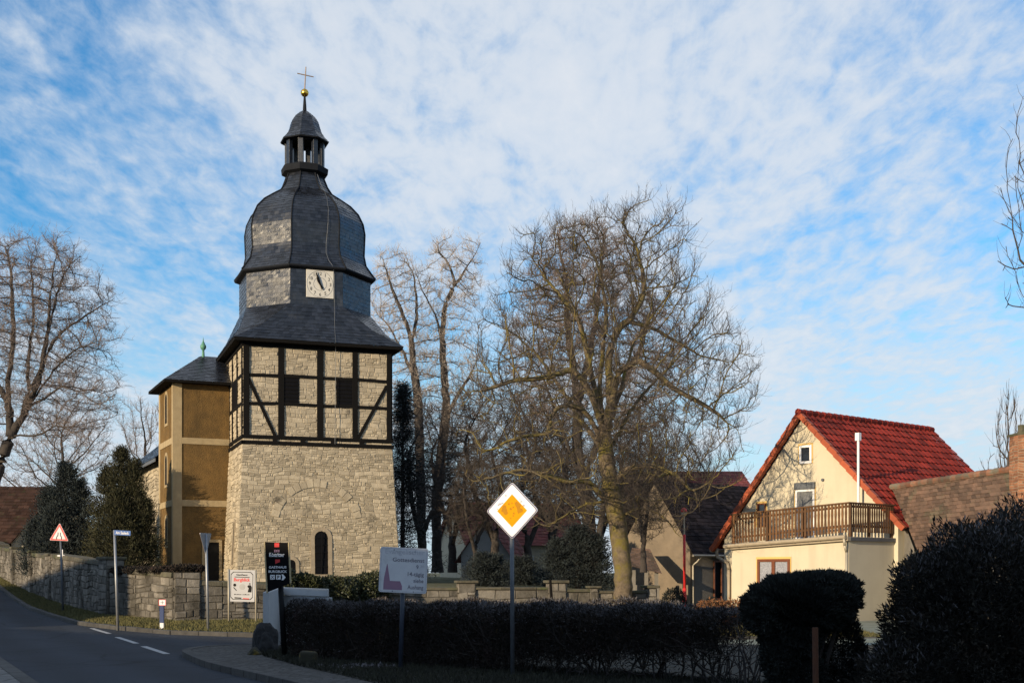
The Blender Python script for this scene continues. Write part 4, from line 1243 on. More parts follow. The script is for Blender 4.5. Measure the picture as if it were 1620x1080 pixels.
tiles(mb, [ec, r1], [eb, r1 + (eb - ec) * .001], .2, .28, .016, seed=98)
tiles(mb, [ed, r0], [ec, r1], .3, .4, .016, seed=99)
nr = mb.build('nave_roof', M['slate'], nave)
mb = MB(); mb.box(ea - EX * .16, eb - ea, EX * .15, kd * .04); mb.build('eaves_board', M['greysteel'], nr)
for s in (2.6, 5.0, 8.0):
    arch_window(nave, 'window', lambda x, z, d: N0 + ld * x - kd * d + EX * z, s - .3, s + .3, 2.6, 4.9, .12, .045, .0, M['dressed'], M['dark'])

# ------------------------------------------------------------------ house with the balcony
HB = math.radians(50)
HL = V((-math.cos(HB), math.sin(HB), 0))          # along the front, away to the left
HI = V((math.sin(HB), math.cos(HB), 0))           # into the house
HO = -HI
K0 = V((10.66, 40.0, 0)); K1 = K0 + HI * 2.5
house = thing('gable_house', 'cream gabled house with bright red tiled roof and brown wooden balcony', 'house', (K1.x, K1.y, 0))
APX = V((3.68, 7.24)); LE = V((7.67, 2.53)); RE = V((-.476, 3.11)); RL = 8.3
def h(l, i, z): return K1 + HL * l + HI * i + EX * z
mb = MB()
gl = 7.25; gr = -.15
def roofz(l):
    return LE.y + (APX.y - LE.y) * (LE.x - l) / (LE.x - APX.x) if l > APX.x else RE.y + (APX.y - RE.y) * (l - RE.x) / (APX.x - RE.x)
wall_pl = [(gr, -.1), (gr, roofz(gr) - .14), (APX.x, APX.y - .16), (gl, roofz(gl) - .14), (gl, -.1)]
mb.prism([h(l, 0, z) for l, z in wall_pl], HI * (RL - .3))
mb.build('wall', M['plaster'], house)
# roof
oh = .22
mb = MB()
tiles(mb, [h(RE.x, -oh, RE.y), h(APX.x, -oh, APX.y)][::1] if False else [h(RE.x, -oh, RE.y), h(APX.x, -oh, APX.y)], [h(RE.x, RL, RE.y), h(APX.x, RL, APX.y)], .36, .30, .035, seed=101, wave=.022, sub=5, jit=.003)
tiles(mb, [h(LE.x, RL, LE.y), h(APX.x, RL, APX.y)], [h(LE.x, -oh, LE.y), h(APX.x, -oh, APX.y)], .36, .30, .035, seed=102, wave=.022, sub=4, jit=.003)
roof = mb.build('roof', M['redtile'], house)
def rafter_strip(name, p0, p1, m, w=.16, t=.16, seed=1):
    "row of verge tiles up one edge of the gable"
    mb = MB(); rd = random.Random(seed); n = int((p1 - p0).length / .36); d = (p1 - p0).normalized()
    up = HO.cross(d); up = up if up.z > 0 else -up
    for k in range(n):
        a = p0.lerp(p1, k / n); b = p0.lerp(p1, (k + 1.06) / n)
        l0 = .045; l1 = .015
        mb.hexa([a - up * t + up * l0, a - up * t + up * l0 + HI * w, b - up * t + up * l1 + HI * w, b - up * t + up * l1, a + up * l0 + up * .02, a + up * l0 + HI * w + up * .02, b + up * l1 + HI * w + up * .02, b + up * l1 + up * .02], rd.random())
    return mb.build(name, m, roof)
rafter_strip('verge', h(LE.x + .05, -oh - .05, LE.y - .03), h(APX.x, -oh - .05, APX.y + .02), M['verge'], seed=3)
rafter_strip('verge', h(RE.x - .05, -oh - .05, RE.y - .03), h(APX.x, -oh - .05, APX.y + .02), M['verge'], seed=4)
mb = MB()
for k in range(24):
    a = h(APX.x, -oh - .05 + (RL + oh) * k / 24, APX.y + .02); b = h(APX.x, -oh - .05 + (RL + oh) * (k + 1.05) / 24, APX.y + .01)
    mb.cyl(a, b, .13, .11, 8, random.random())
mb.build('ridge', M['redtile'], roof)
mb = MB(); mb.box(h(RE.x - .04, -oh, RE.y - .1), HI * RL, HL * .05, EX * .1); mb.build('fascia', M['timber'], roof)
def win(par, fn, l0, l1, z0, z1, mframe, mglass, nm='window', fw=.07, deep=.08, leaves_=1, reveal=True, cross=0):
    "fn(l, d, z): d in front of the wall; l0 > l1"
    g = MB(); g.box(fn(l0, .006, z0), fn(l1, .006, z0) - fn(l0, .006, z0), fn(0, .01, 0) - fn(0, 0, 0), EX * (z1 - z0)); w = g.build(nm, mglass, par)
    f = MB(); wd = l0 - l1
    def bar(a, b, c, d, pr=.05): f.box(fn(a, .018, c), fn(b, .018, c) - fn(a, .018, c), fn(0, pr, 0) - fn(0, 0, 0), EX * (d - c))
    bar(l0, l0 - fw, z0, z1); bar(l1 + fw, l1, z0, z1)
    for k in range(leaves_):
        a = l0 - fw - (wd - 2 * fw) * k / leaves_; b = l0 - fw - (wd - 2 * fw) * (k + 1) / leaves_
        if k: bar(a + fw * .7, a - fw * .7, z0 + fw, z1 - fw, .058)
        bar(a, b, z1 - fw, z1, .047); bar(a, b, z0, z0 + fw, .047)
    f.build('frame', mframe, w, bevel=.006)
    if reveal:
        r = MB(); t = .07
        def rb(a, b, c, d): r.box(fn(a, .004, c), fn(b, .004, c) - fn(a, .004, c), fn(0, .022, 0) - fn(0, 0, 0), EX * (d - c))
        rb(l0 + t, l0, z0, z1); rb(l0 + t, l1 - t * .4, z1, z1 + t); rb(l1, l1 - t * .4, z0, z1)
        r.build('reveal', M['reveal'], w)
    return w
gw = lambda l, d, z: h(l, -d, z)
win(house, gw, 3.78, 3.26, 5.46, 6.10, M['white'], M['glass'], fw=.08)
dr = win(house, gw, 3.95, 3.14, 2.8, 4.55, M['white'], M['blind'], 'balcony_door', .07)
mb = MB(); mb.box(gw(3.98, .0, 4.56), HL * -.86, HO * .10, EX * .24); mb.build('shutter_box', M['greysteel'], dr, bevel=.01)
win(house, gw, 5.66, 5.27, 3.3, 4.15, M['framewood'], M['glass'], fw=.05)
mb = MB(); mb.cyl(gw(2.80, -.01, 4.85), gw(2.80, .07, 4.85), .05, .05, 10); mb.build('wall_lamp', M['greysteel'], house)
# pale flue pipe in front of the verge
fpz = P(1368, 788, 42.0)
mb = MB(); b0 = h(1.14, -.35, 3.9); t0 = h(1.14, -.35, 6.1); mb.cyl(b0, t0, .042, .042, 10)
mb.box(t0 - HL * .07 - HI * .07 - EX * .05, HL * .15, HI * .14, EX * .26); mb.build('flue_pipe', M['white'], house)

# flat roofed extension and the balcony on it
def x_(l, i, z): return K0 + HL * l + HI * i + EX * z
LX = 4.77; DXT = 2.5
ft = lambda l: 2.80 - .045 * l
mb = MB()
mb.hexa([x_(LX, 0, -.1), x_(0, 0, -.1), x_(0, DXT - .003, -.1), x_(LX, DXT - .003, -.1), x_(LX, 0, ft(LX) - .16), x_(0, 0, ft(0) - .16), x_(0, DXT - .003, ft(0) - .16), x_(LX, DXT - .003, ft(LX) - .16)])
ext = mb.build('extension', M['plaster'], house)
mb = MB(); o1 = .16
mb.hexa([x_(LX + .12, -o1, ft(LX) - .155), x_(-.06, -o1, ft(0) - .155), x_(-.06, DXT, ft(0) - .155), x_(LX + .12, DXT, ft(LX) - .155), x_(LX + .12, -o1, ft(LX) - .02), x_(-.06, -o1, ft(0) - .02), x_(-.06, DXT, ft(0) - .02), x_(LX + .12, DXT, ft(LX) - .02)])
mb.build('balcony_slab', M['gutter'], ext, bevel=.01)
mb = MB()
for k in range(5):
    a = -.05 + (LX + .2) * k / 5; b = -.05 + (LX + .2) * (k + 1) / 5
    mb.cyl(x_(a, -o1 - .07, ft(a) - .03), x_(b, -o1 - .07, ft(b) - .03), .065, .065, 12)
    mb.cyl(x_(a, -o1 - .07, ft(a) - .03), x_(a + .03, -o1 - .07, ft(a) - .03), .075, .075, 12)
mb.build('gutter', M['gutter'], ext)
mb = MB(); mb.path([x_(.02, -o1 - .07, ft(0) - .06), x_(.02, -.2, ft(0) - .3), x_(.05, -.06, ft(0) - .5), x_(.05, -.06, .0)], .045, 10); mb.build('downpipe', M['zinc'], ext, True)
mb = MB(); mb.box(x_(-.075, -.02, ft(0) - .15), HI * 2.5, HL * .02, EX * .12); mb.build('flashing', M['greysteel'], ext)
xw = lambda l, d, z: x_(l, -d, z)
win(ext, xw, 3.62, 2.27, .85, 2.10, M['framewood'], M['curtain'], fw=.09, leaves_=2)
# railing
rail = mb = MB()
rt = lambda l: 3.88 - .045 * l
rb = lambda l: 2.93 - .06 * l
mb.hexa([x_(LX + .05, -.06, rt(LX) - .05), x_(-.05, -.06, rt(0) - .05), x_(-.05, .04, rt(0) - .05), x_(LX + .05, .04, rt(LX) - .05), x_(LX + .05, -.06, rt(LX)), x_(-.05, -.06, rt(0)), x_(-.05, .04, rt(0)), x_(LX + .05, .04, rt(LX))], .3)
railing = mb.build('railing', M['railwood'], ext, bevel=.008)
mb = MB(); mb.box(x_(-.05, .05, 3.83), HI * (DXT - .0), HL * .1, EX * .05, .3); mb.build('handrail', M['railwood'], railing, bevel=.008)
for z in (.16, .78):
    mb = MB(); mb.hexa([x_(LX, 0, rb(LX) + z), x_(0, 0, rb(0) + z), x_(0, .035, rb(0) + z), x_(LX, .035, rb(LX) + z), x_(LX, 0, rb(LX) + z + .07), x_(0, 0, rb(0) + z + .07), x_(0, .035, rb(0) + z + .07), x_(LX, .035, rb(LX) + z + .07)], .2); mb.build('cross_rail', M['railwood'], railing)
    mb = MB(); mb.box(x_(.0, 0.04, 2.93 + z), HI * (DXT - .05), HL * .035, EX * .07, .2); mb.build('cross_rail', M['railwood'], railing)
for l in (.0, 1.75, 3.3, LX): 
    mb = MB(); mb.box(x_(l - .04, .037, ft(l) - .03), HL * .085, HI * .085, EX * (rt(l) - ft(l) - .02), .15); mb.build('rail_post', M['railwood'], railing)
for i in (1.15, 2.42):
    mb = MB(); mb.box(x_(.037, i, ft(0) - .03), HL * .085, HI * .085, EX * (3.83 - ft(0)), .15); mb.build('rail_post', M['railwood'], railing)
def slat(o, d, n, z0, z1, w, r):
    "scalloped board"
    mb = MB(); pl = []; N_ = 12
    for k in range(N_ + 1):
        t = k / N_; pl.append((w / 2 * (1 - .22 * (0.5 - .5 * math.cos(t * math.pi * 6))), z0 + (z1 - z0) * t))
    poly = [o + d * x + EX * z for x, z in pl] + [o - d * x + EX * z for x, z in pl[::-1]]
    mb.prism(poly, n * .022, rnd=r); return mb.build('slat', M['railwood'], railing)
ns = 36
for k in range(ns):
    l = .1 + (LX - .2) * k / (ns - 1)
    slat(x_(l, -.004, 0), HL, HO, rb(l) + .0, rt(l) - .055, .086, random.random())
for k in range(19):
    i = .1 + (DXT - .2) * k / 18
    slat(x_(-.004, i, 0), HI, -HL, 2.93, 3.825, .08, random.random())
# swan neck pipe on the left corner
mb = MB(); mb.path([h(7.55, -.05, 2.55), h(7.5, -.12, 2.25), h(7.0, -.10, 2.0), h(6.95, -.09, 1.75), h(6.95, -.09, 0)], .06, 10); mb.build('downpipe', M['gutter'], house, True)
mb = MB(); mb.cyl(h(7.72, -.2, 2.47), h(7.72, 7.5, 2.47), .06, .06, 10); mb.build('gutter', M['gutter'], house)

# old barn roof to the right of it
barn = thing('old_barn', 'low barn with mossy worn brown tiled roof to the right of the red roofed house', 'barn', (14, 39, 0))
r0 = P(1411, 771, 43.0); r1 = P(1660, 734, 36.5)
bd_ = (r1 - r0); bd_.z = 0; bd_.normalize(); bo = V((bd_.y, -bd_.x, 0))
if bo.y > 0: bo = -bo
bo = V((.02, -1, 0)); e0 = r0 + bo * 2.9 - EX * 2.45; e1 = r1 + bo * 2.9 - EX * 2.45
f0 = r0 - bo * 2.0 - EX * 2.0; f1 = r1 - bo * 2.9 - EX * 2.45
mb = MB(); tiles(mb, [e0, r0], [e1, r1], .19, .2, .022, seed=110, jit=.012); tiles(mb, [f1, r1], [f0, r0], .3, .3, .022, seed=111)
brf = mb.build('roof', M['oldtile'], barn)
mb = MB()
n = 26
for k in range(n):
    a = r0.lerp(r1, k / n); b = r0.lerp(r1, (k + 1.04) / n); mb.cyl(a + EX * .01, b + EX * random.uniform(-.01, .02), .12, .105, 8, random.random())
mb.build('ridge', mat('mossy_ridge_tile', (.22, .085, .045), (.10, .07, .052), .9, 3, rnd=.4, stain=(.11, .10, .075), sscale=2, slo=.45, shi=.6), brf)
mb = MB(); q = [e0 - bo * .3, e1 - bo * .3, f1 + bo * .3, f0 + bo * .3]
lo = [V((p.x, p.y, -.1)) for p in q]; mb.hexa(lo + [V((p.x, p.y, e0.z + .1)) for p in q])
for a, b, c in ((e0 - bo * .3, f0 + bo * .3, r0), (e1 - bo * .3, f1 + bo * .3, r1)):
    mb.face([a, b, c - EX * .1])
mb.build('wall', M['greyplaster'], barn)
cc = P(1616, 800, 37.0)
mb = MB(); masonry_dirs = [(bd_, bo)]
cw = .5
def chim(mb, c, w, z0, z1):
    p = [c - bd_ * w / 2 + bo * w / 2, c + bd_ * w / 2 + bo * w / 2, c + bd_ * w / 2 - bo * w / 2, c - bd_ * w / 2 - bo * w / 2]
    p = [V((a.x, a.y, 0)) for a in p]
    for i in range(4):
        a, b = p[i], p[(i + 1) % 4]
        masonry(mb, a + EX * z0, b + EX * z0, a + EX * z1, b + EX * z1, (.075, .085), (.2, .26), (.004, .01), split=0, seed=i, gap=.006)
    mb.face([q + EX * z1 for q in p], .5, 1)
chim(mb, cc, .62, 3.0, EYE + (HOR - 688) / F * 37)
chm = mb.build('chimney', [M['brick'], M['mortar']], barn)
mb = MB(); mb.box(V((cc.x, cc.y, EYE + (HOR - 688) / F * 37 + .003)) - bd_ * .36 - bo * .36, bd_ * .72, bo * .72, EX * .07)
mb.cyl(V((cc.x, cc.y, EYE + (HOR - 684) / F * 37)), V((cc.x, cc.y, EYE + (HOR - 672) / F * 37)), .1, .1, 10); mb.build('chimney_cap', M['coping'], chm)

# grey barn with the dark roof behind the tree
gb = thing('plastered_barn', 'grey and beige plastered barn with steep dark tiled roof behind the big bare tree', 'barn', (7.33, 52, 0))
G0 = V((7.33, 52, 0))
def g(l, i, z): return G0 + HL * l + HI * i + EX * z
mb = MB(); gpl = [(0, -.1), (0, 2.62), (2.03, 5.4), (4.06, 2.62), (4.06, -.1)]
mb.prism([g(l, 0, z) for l, z in gpl], HI * .3); mb.build('gable', M['beigeplaster'], gb)
mb = MB(); mb.box(g(0.003, .305, -.1), HI * 7, HL * .3, EX * 2.72); mb.build('side_wall', M['greyplaster'], gb)
mb = MB()
tiles(mb, [g(-.3, -.15, 2.35), g(2.03, -.15, 5.55)], [g(-.3, 7.2, 2.35), g(2.03, 7.2, 5.55)], .2, .22, .02, seed=120, jit=.01)
tiles(mb, [g(4.36, 7.2, 2.35), g(2.03, 7.2, 5.55)], [g(4.36, -.15, 2.35), g(2.03, -.15, 5.55)], .2, .22, .02, seed=121, jit=.01)
mb.build('roof', M['darktile'], gb)
win(gb, lambda l, d, z: g(-d, l, z), 1.95, 1.42, .5, 2.15, M['framewood'], M['dark'], reveal=False)
mb = MB(); mb.box(g(-.16, 1.3, .40), HI * .8, HL * .17, EX * .08); mb.build('window_sill', M['dressed'], gb)
mb = MB(); mb.cyl(g(-.33, -.2, 2.34), g(-.33, 7.1, 2.34), .05, .05, 8); mb.build('gutter', M['zinc'], gb)
mb = MB(); mb.path([g(-.33, .3, 2.3), g(-.2, .22, 2.1), g(-.05, .12, 1.95), g(-.05, .12, 0)], .035, 8); mb.build('downpipe', M['zinc'], gb)
# lean-to porch on its gable
pr_ = thing('lean_to_porch', 'small lean-to porch with sagging brown tiles against the beige barn gable', 'porch', (4.8, 51, 0))
mb = MB(); tiles(mb, [P(1046, 906, 50.2), P(1022, 868, 51.8)], [P(1008, 906, 51.6), P(996, 868, 53.4)][::1], .2, .22, .02, seed=5)
mb2 = MB(); a_, b_ = P(994, 898, 50.5), P(1044, 905, 50.0)
mb2 = MB(); tiles(mb2, [P(992, 893, 50.0), P(1000, 866, 52.4)], [P(1047, 907, 49.6), P(1028, 868, 52.0)], .2, .22, .02, seed=6); mb2.build('roof', M['oldtile'], pr_)
for u in (1000, 1020, 1036):
    m_ = MB(); a_ = P(u, 900, 50.2); m_.box(V((a_.x, a_.y, 0)), V((.14, 0, 0)), V((0, .14, 0)), EX * (a_.z - .03)); m_.build('post', M['greyplaster'], pr_)
m_ = MB(); a_ = P(998, 905, 50.6); m_.box(V((a_.x, a_.y, 0)), V((1.15, 0, 0)), V((0, .1, 0)), EX * 1.15); m_.build('parapet', M['greyplaster'], pr_)

# houses further back
def simple_house(name, label, c, ux, w, d, ze, zr, mwall, mroof, over=.3, wins=(), hip=0.0, row=.3, col=.3, chimney=None, gable_front=False):
    "ridge along ux; c is the middle of the front wall foot"
    ux = V((ux[0], ux[1], 0)).normalized(); uy = V((-ux.y, ux.x, 0))
    root = thing(name, label, 'house', c)
    c = V(c)
    def q(x, y, z): return c + ux * x + uy * y + EX * z
    mb = MB(); mb.hexa([q(-w / 2, 0, -.3), q(w / 2, 0, -.3), q(w / 2, d, -.3), q(-w / 2, d, -.3), q(-w / 2, 0, ze), q(w / 2, 0, ze), q(w / 2, d, ze), q(-w / 2, d, ze)])
    if hip == 0:
        for s in (-1, 1): mb.face([q(s * w / 2, 0, ze), q(s * w / 2, d, ze), q(s * w / 2, d / 2, zr - .1)])
    mb.build('wall', mwall, root)
    o = over; k = (zr - ze) / (d / 2); zl = ze - o * k
    mb = MB()
    a, b = q(-w / 2 - o, -o, zl), q(w / 2 + o, -o, zl); e, f = q(w / 2 + o, d + o, zl), q(-w / 2 - o, d + o, zl)
    t0, t1 = q(-w / 2 - o + hip, d / 2, zr), q(w / 2 + o - hip, d / 2, zr)
    tiles(mb, [a, t0], [b, t1], row, col, .025, seed=1, jit=.012); tiles(mb, [e, t1], [f, t0], row, col, .025, seed=2)
    if hip:
        tiles(mb, [b, t1], [e, t1 + (e - b) * .001], row, col, .025, seed=3); tiles(mb, [f, t0], [a, t0 + (a - f) * .001], row, col, .025, seed=4)
    rf = mb.build('roof', mroof, root)
    for (x, z, ww, hh) in wins:
        win(root, lambda l, dd, zz: q(-l, -dd, zz), -x + ww / 2, -x - ww / 2, z, z + hh, M['white'], M['glass'], reveal=False)
    if chimney:
        x, y = chimney; m_ = MB(); m_.box(q(x - .25, y - .25, zr - 1.2), ux * .5, uy * .5, EX * 1.9); m_.build('chimney', M['brick'], rf)
    return root
simple_house('village_house', 'distant house showing only a long dull red hipped roof above the dark barn roof', (10.4, 74, .6), (1, .0), 7.6, 6.0, 5.4, 7.2, M['greyplaster'], M['redbrown'], hip=.5, chimney=(-1.5, 2.2))
simple_house('village_house', 'cream walled house with brown red roof glimpsed through the tree trunks', (1.0, 80, .6), (.94, .34), 8.0, 6.0, 3.0, 5.6, M['plaster'], M['redbrown'], wins=((-2.5, 1.0, .8, 1.1), (0, 1.0, .8, 1.1), (2.4, 1.0, .8, 1.1)))
wg = simple_house('village_house', 'narrow white gabled house seen between trunks left of the priority sign', (.4, 70, .6), (.15, 1), 7, 2.6, 2.0, 3.9, M['concrete'], M['redbrown'])
simple_house('village_house', 'old house at the left edge with sagging dark red roof behind the wall', (-30.2, 68, 2.0), (1, .12), 9.0, 8.0, 1.35, 4.55, M['plaster'], M['dimtile'])
simple_house('village_house', 'small ochre house with brown roof slope beside the blue green conifer', (-23.4, 72, 2.0), (-.35, 1), 8, 4.6, 1.2, 4.0, M['plaster'], M['dimtile'])

# unseen buildings added across the street, placed and sized to shade the foreground
for (nm, lb, qc, lc, wq, dp, hh, hr) in (('shade_house', 'unseen house added across the road to shade the near hedge', -16.2, -17, 13.4, 9, 6.0, 8.67), ('shade_house', 'tallest unseen house added across the road to shade the big evergreens', 2.6, -17, 23, 9, 7.2, 9.9), ('shade_barn', 'low unseen barn added across the road to shade the roadway', -29.5, -11, 12.6, 7, 4.0, 6.15), ('shade_house', 'long unseen house added across the climbing street to shade the wall', -52.6, -13, 33, 9, 6.8, 9.7)):
    sp_ = math.sin(math.radians(SUN_PHI)); cp_ = math.cos(math.radians(SUN_PHI))
    ex = V((cp_, -sp_, 0)); elv = V((sp_, cp_, 0))
    c = ex * qc + elv * (lc + dp / 2)
    simple_house(nm, lb, (c.x, c.y, 0), (-ex.x, -ex.y), wq, dp, hh, hr, M['greyplaster'], M['oldtile'], .3, [(x, 1.2, 1.0, 1.4) for x in range(-int(wq / 2) + 3, int(wq / 2) - 2, 4)], row=.6, col=.6)

# ------------------------------------------------------------------ signs and street furniture
def facing(yaw, roll=0.0):
    "board axes: yaw > 0 turns the face to the picture's left; roll > 0 lowers the right end"
    a = math.radians(yaw); ux = V((math.cos(a), -math.sin(a), 0)); n = V((-math.sin(a), -math.cos(a), 0)); uy = V((0, 0, 1))
    r = math.radians(roll)
    return ux * math.cos(r) - uy * math.sin(r), uy * math.cos(r) + ux * math.sin(r), n
def board(name, pts, o, ax, m, parent, th=.02, d=0.0, bevel=.002):
    ux, uy, n = ax
    mb = MB(); mb.prism([o + ux * x + uy * y + n * d for x, y in pts], n * th); return mb.build(name, m, parent, bevel=bevel)
def rrect(w, h_, r, n=5):
    p = []
    for cx_, cy_, a0 in ((w / 2 - r, -h_ / 2 + r, -90), (w / 2 - r, h_ / 2 - r, 0), (-w / 2 + r, h_ / 2 - r, 90), (-w / 2 + r, -h_ / 2 + r, 180)):
        for k in range(n + 1):
            a = math.radians(a0 + 90 * k / n); p.append((cx_ + r * math.cos(a), cy_ + r * math.sin(a)))
    return p
def rpoly(pts, r, n=4):
    "polygon with rounded corners"
    out = []; pts = [V((*p, 0)) for p in pts]; N_ = len(pts)
    for i in range(N_):
        p = pts[i]; a = (pts[i - 1] - p).normalized(); b = (pts[(i + 1) % N_] - p).normalized()
        for k in range(n + 1):
            t = k / n; s = p + a * r; e = p + b * r
            q = s.lerp(p, t).lerp(p.lerp(e, t), t); out.append((q.x, q.y))
    return out
def disc(mb, o, ax, c, r, d, n=14, sx=1.0):
    ux, uy, n_ = ax
    mb.face([o + ux * (c[0] + r * sx * math.cos(2 * math.pi * k / n)) + uy * (c[1] + r * math.sin(2 * math.pi * k / n)) + n_ * d for k in range(n)])
def poly(mb, o, ax, pts, d):
    ux, uy, n = ax
    mb.face([o + ux * x + uy * y + n * d for x, y in pts])

# priority road sign
o = P(811, 807.5, 18.7)
sg = thing('priority_sign', 'white diamond road sign with an orange yellow centre on a grey pole by the hedge', 'road sign', (o.x, o.y, 0))
ax = facing(25, 0.0)
dg = .424
dm = [(0, -dg), (dg, 0), (0, dg), (-dg, 0)]
pl = board('plate', rpoly(dm, .045), o, ax, M['white'], sg, .02)
mb = MB(); a_ = rpoly([(x * .985, y * .985) for x, y in dm], .042); b_ = rpoly([(x * .93, y * .93) for x, y in dm], .036)
for k in range(len(a_)):
    poly(mb, o, ax, [a_[k], a_[(k + 1) % len(a_)], b_[(k + 1) % len(b_)], b_[k]], .0225)
mb.build('border', M['navy'], pl)
board('centre_field', [(x * .575, y * .575) for x, y in dm], o, ax, M['amber'], pl, .0025, .02, 0)
mb = MB(); rd = random.Random(4)
def blob(c, r, d, sx=1.0, jit=.3, n=12):
    poly(mb, o, ax, [(c[0] + r * sx * (1 + rd.uniform(-jit, jit)) * math.cos(2 * math.pi * k / n), c[1] + r * (1 + rd.uniform(-jit, jit)) * math.sin(2 * math.pi * k / n)) for k in range(n)], d)
for c, r in (((-.125, .03), .05), ((-.10, -.03), .035), ((.10, .07), .045), ((.125, .0), .045), ((.075, .11), .03), ((-.02, .03), .018), ((.02, .05), .014), ((.03, -.04), .014), ((.02, -.075), .012), ((-.05, .1), .015), ((.0, .11), .012), ((-.02, -.11), .01)): blob(c, r, .0245 + rd.random() * .0005)
o_ = mb.build('dirt_patch', M['ambersoil'], pl); o_['kind'] = 'stuff'
mb = MB()
for c, r in (((-.20, .10), .018), ((-.225, .085), .01), ((-.16, .115), .012), ((-.10, .225), .012), ((.15, .13), .012), ((.19, .07), .013), ((-.24, .03), .008), ((.13, .16), .008)): blob(c, r, .0215, 1.5)
mb.build('scratch', M['grime'], pl)
mb = MB(); mb.cyl(V((o.x, o.y + .05, .05)), V((o.x - .015, o.y + .05, o.z + .3)), .032, .032, 12); mb.build('pole', M['greysteel'], sg, True)
for z in (-.12, .16):
    mb = MB(); c = V((o.x, o.y + .05, o.z + z)); mb.cyl(c - EX * .02, c + EX * .02, .042, .042, 12); mb.build('clamp', M['steel'], sg)

# church service sign
o = P(638.3, 901.5, 20.0)
sg = thing('church_service_sign', 'faded white square sign with a plum church silhouette on a dark pole', 'sign', (o.x, o.y, 0))
ax = facing(-4, 2.6); W_, H_ = .755, .715
pl = board('plate', rrect(W_, H_, .035), o, ax, M['whitesign'], sg, .022)
mb = MB(); a_ = rrect(W_ - .035, H_ - .035, .025); b_ = rrect(W_ - .047, H_ - .047, .022)
for k in range(len(a_)): poly(mb, o, ax, [a_[k], a_[(k + 1) % len(a_)], b_[(k + 1) % len(b_)], b_[k]], .0235)
mb.build('border', M['veryfaded'], pl)
ux, uy, n = ax
def put(mb, s, x, y, w, hgt, al='r', bold=.0): lettering(mb, s, o + ux * x + uy * y + n * .022, ux, uy, n, w, hgt, al, bold)
mb = MB(); put(mb, 'Evangelischer', .325, .255, .62, .075); mb.build('lettering', M['veryfaded'], pl)
mb = MB(); put(mb, 'Gottesdienst', .325, .135, .50, .062, bold=.012); put(mb, '14-tägig', .325, -.085, .255, .062, bold=.012); put(mb, 'siehe', .325, -.185, .16, .06, bold=.012); put(mb, 'Aushang', .325, -.29, .25, .062, bold=.012); put(mb, '9', .235, .03, .035, .062, bold=.01); mb.build('lettering', M['fadedink'], pl)
mb = MB(); put(mb, '30', .325, .055, .06, .035); mb.build('lettering', M['veryfaded'], pl)
mb = MB(); poly(mb, o, ax, [(-.305, -.315), (-.01, -.315), (-.012, -.25), (-.045, -.175), (-.205, -.175), (-.215, -.12), (-.255, .09), (-.262, .09), (-.298, -.12), (-.305, -.2)], .0232); mb.build('church_silhouette', M['plumprint'], pl)
mb = MB()
for x, y in ((-.16, .315), (.17, .30), (-.16, -.335), (.17, -.335)): disc(mb, o, ax, (x, y), .008, .0236)
mb.build('bolt', M['black'], pl)
mb = MB(); mb.cyl(V((o.x - .055, o.y + .06, .0)), V((o.x - .0, o.y + .06, o.z + .3)), .036, .036, 12); mb.build('pole', mat('dark_blue_pole', (.035, .045, .07), None, .5, 6), sg, True)

# black inn sign
Y_ = 22.8
o = P(440.5, 890, Y_)
sg = thing('inn_sign', 'black signpost board with cream edges, white gothic lettering and red marks', 'sign', (o.x, o.y, .1))
def px2(u, v): return ((u - 440.5) / F * Y_, (890 - v) / F * Y_)
ax = facing(0, 0)
pl = board('board', [px2(424, 936), px2(460, 921.5), px2(457, 858), px2(420, 857)], o, ax, M['signblack'], sg, .05)
board('edge_strip', [px2(424.6, 937.2), px2(420.2, 856.6), px2(418.3, 856.8), px2(422.2, 937.6)], o, ax, M['cream'], pl, .062)
board('edge_strip', [px2(459.4, 922.4), px2(461.2, 921.8), px2(458.2, 857.4), px2(456.5, 857.4)], o, ax, M['cream'], pl, .062)
ux, uy, n = ax
def tx(s, u, v, w, hh, bold=.0, al='c'):
    x, y = px2(u, v); mb = MB(); lettering(mb, s, o + ux * x + uy * y + n * .05, ux, uy, n, w / F * Y_, hh / F * Y_, al, bold, .004); return mb
mb = MB(); poly(mb, o, ax, [px2(435, 865), px2(442.5, 865), px2(442.5, 858.6), px2(435, 858.6)], .054); poly(mb, o, ax, [px2(436.3, 891.3), px2(436.2, 884.5), px2(443.8, 884.5), px2(443.6, 888.5)][::-1], .054)
mb.build('red_mark', M['red'], pl)
mb = tx('Köstritzer', 438.8, 880, 24, 6.3, .02); mb.build('lettering', M['white'], pl)
mb = MB()
for k in range(3):
    x0 = 434.6 + k * 3.1; poly(mb, o, ax, [px2(x0, 873), px2(x0 + 2.2, 873), px2(x0 + 2.2, 868.6), px2(x0 + 1.1, 869.8), px2(x0, 868.6)], .054)
mb.build('emblem', M['plumprint'], pl)
mb = tx('Gasthaus'.upper(), 440.2, 898.4, 27.5, 3.6, .02); mb2 = tx('Burgblick'.upper(), 440.3, 905.2, 29, 3.7, .02)
mb3 = tx('G', 428, 898.6, 3.2, 4.6, .02)
i = len(mb.v); mb.v += mb2.v; mb.f += [tuple(a + i for a in f) for f in mb2.f]; mb.r += mb2.r; mb.m += mb2.m
mb.build('lettering', M['white'], pl)
mb = MB()
for x0, x1 in ((428.3, 435.6), (437.6, 444.9)): poly(mb, o, ax, [px2(x0, 916), px2(x1, 916), px2(x1, 908.6), px2(x0, 908.6)], .054)
poly(mb, o, ax, [px2(446.2, 917), px2(449, 917), px2(452.8, 912.5), px2(448.6, 907.8), px2(446.2, 907.8), px2(447.6, 912.3)], .054)
mb.build('pictogram', M['white'], pl)
mb = tx('P', 441.3, 914.8, 3.4, 5.0, .03)
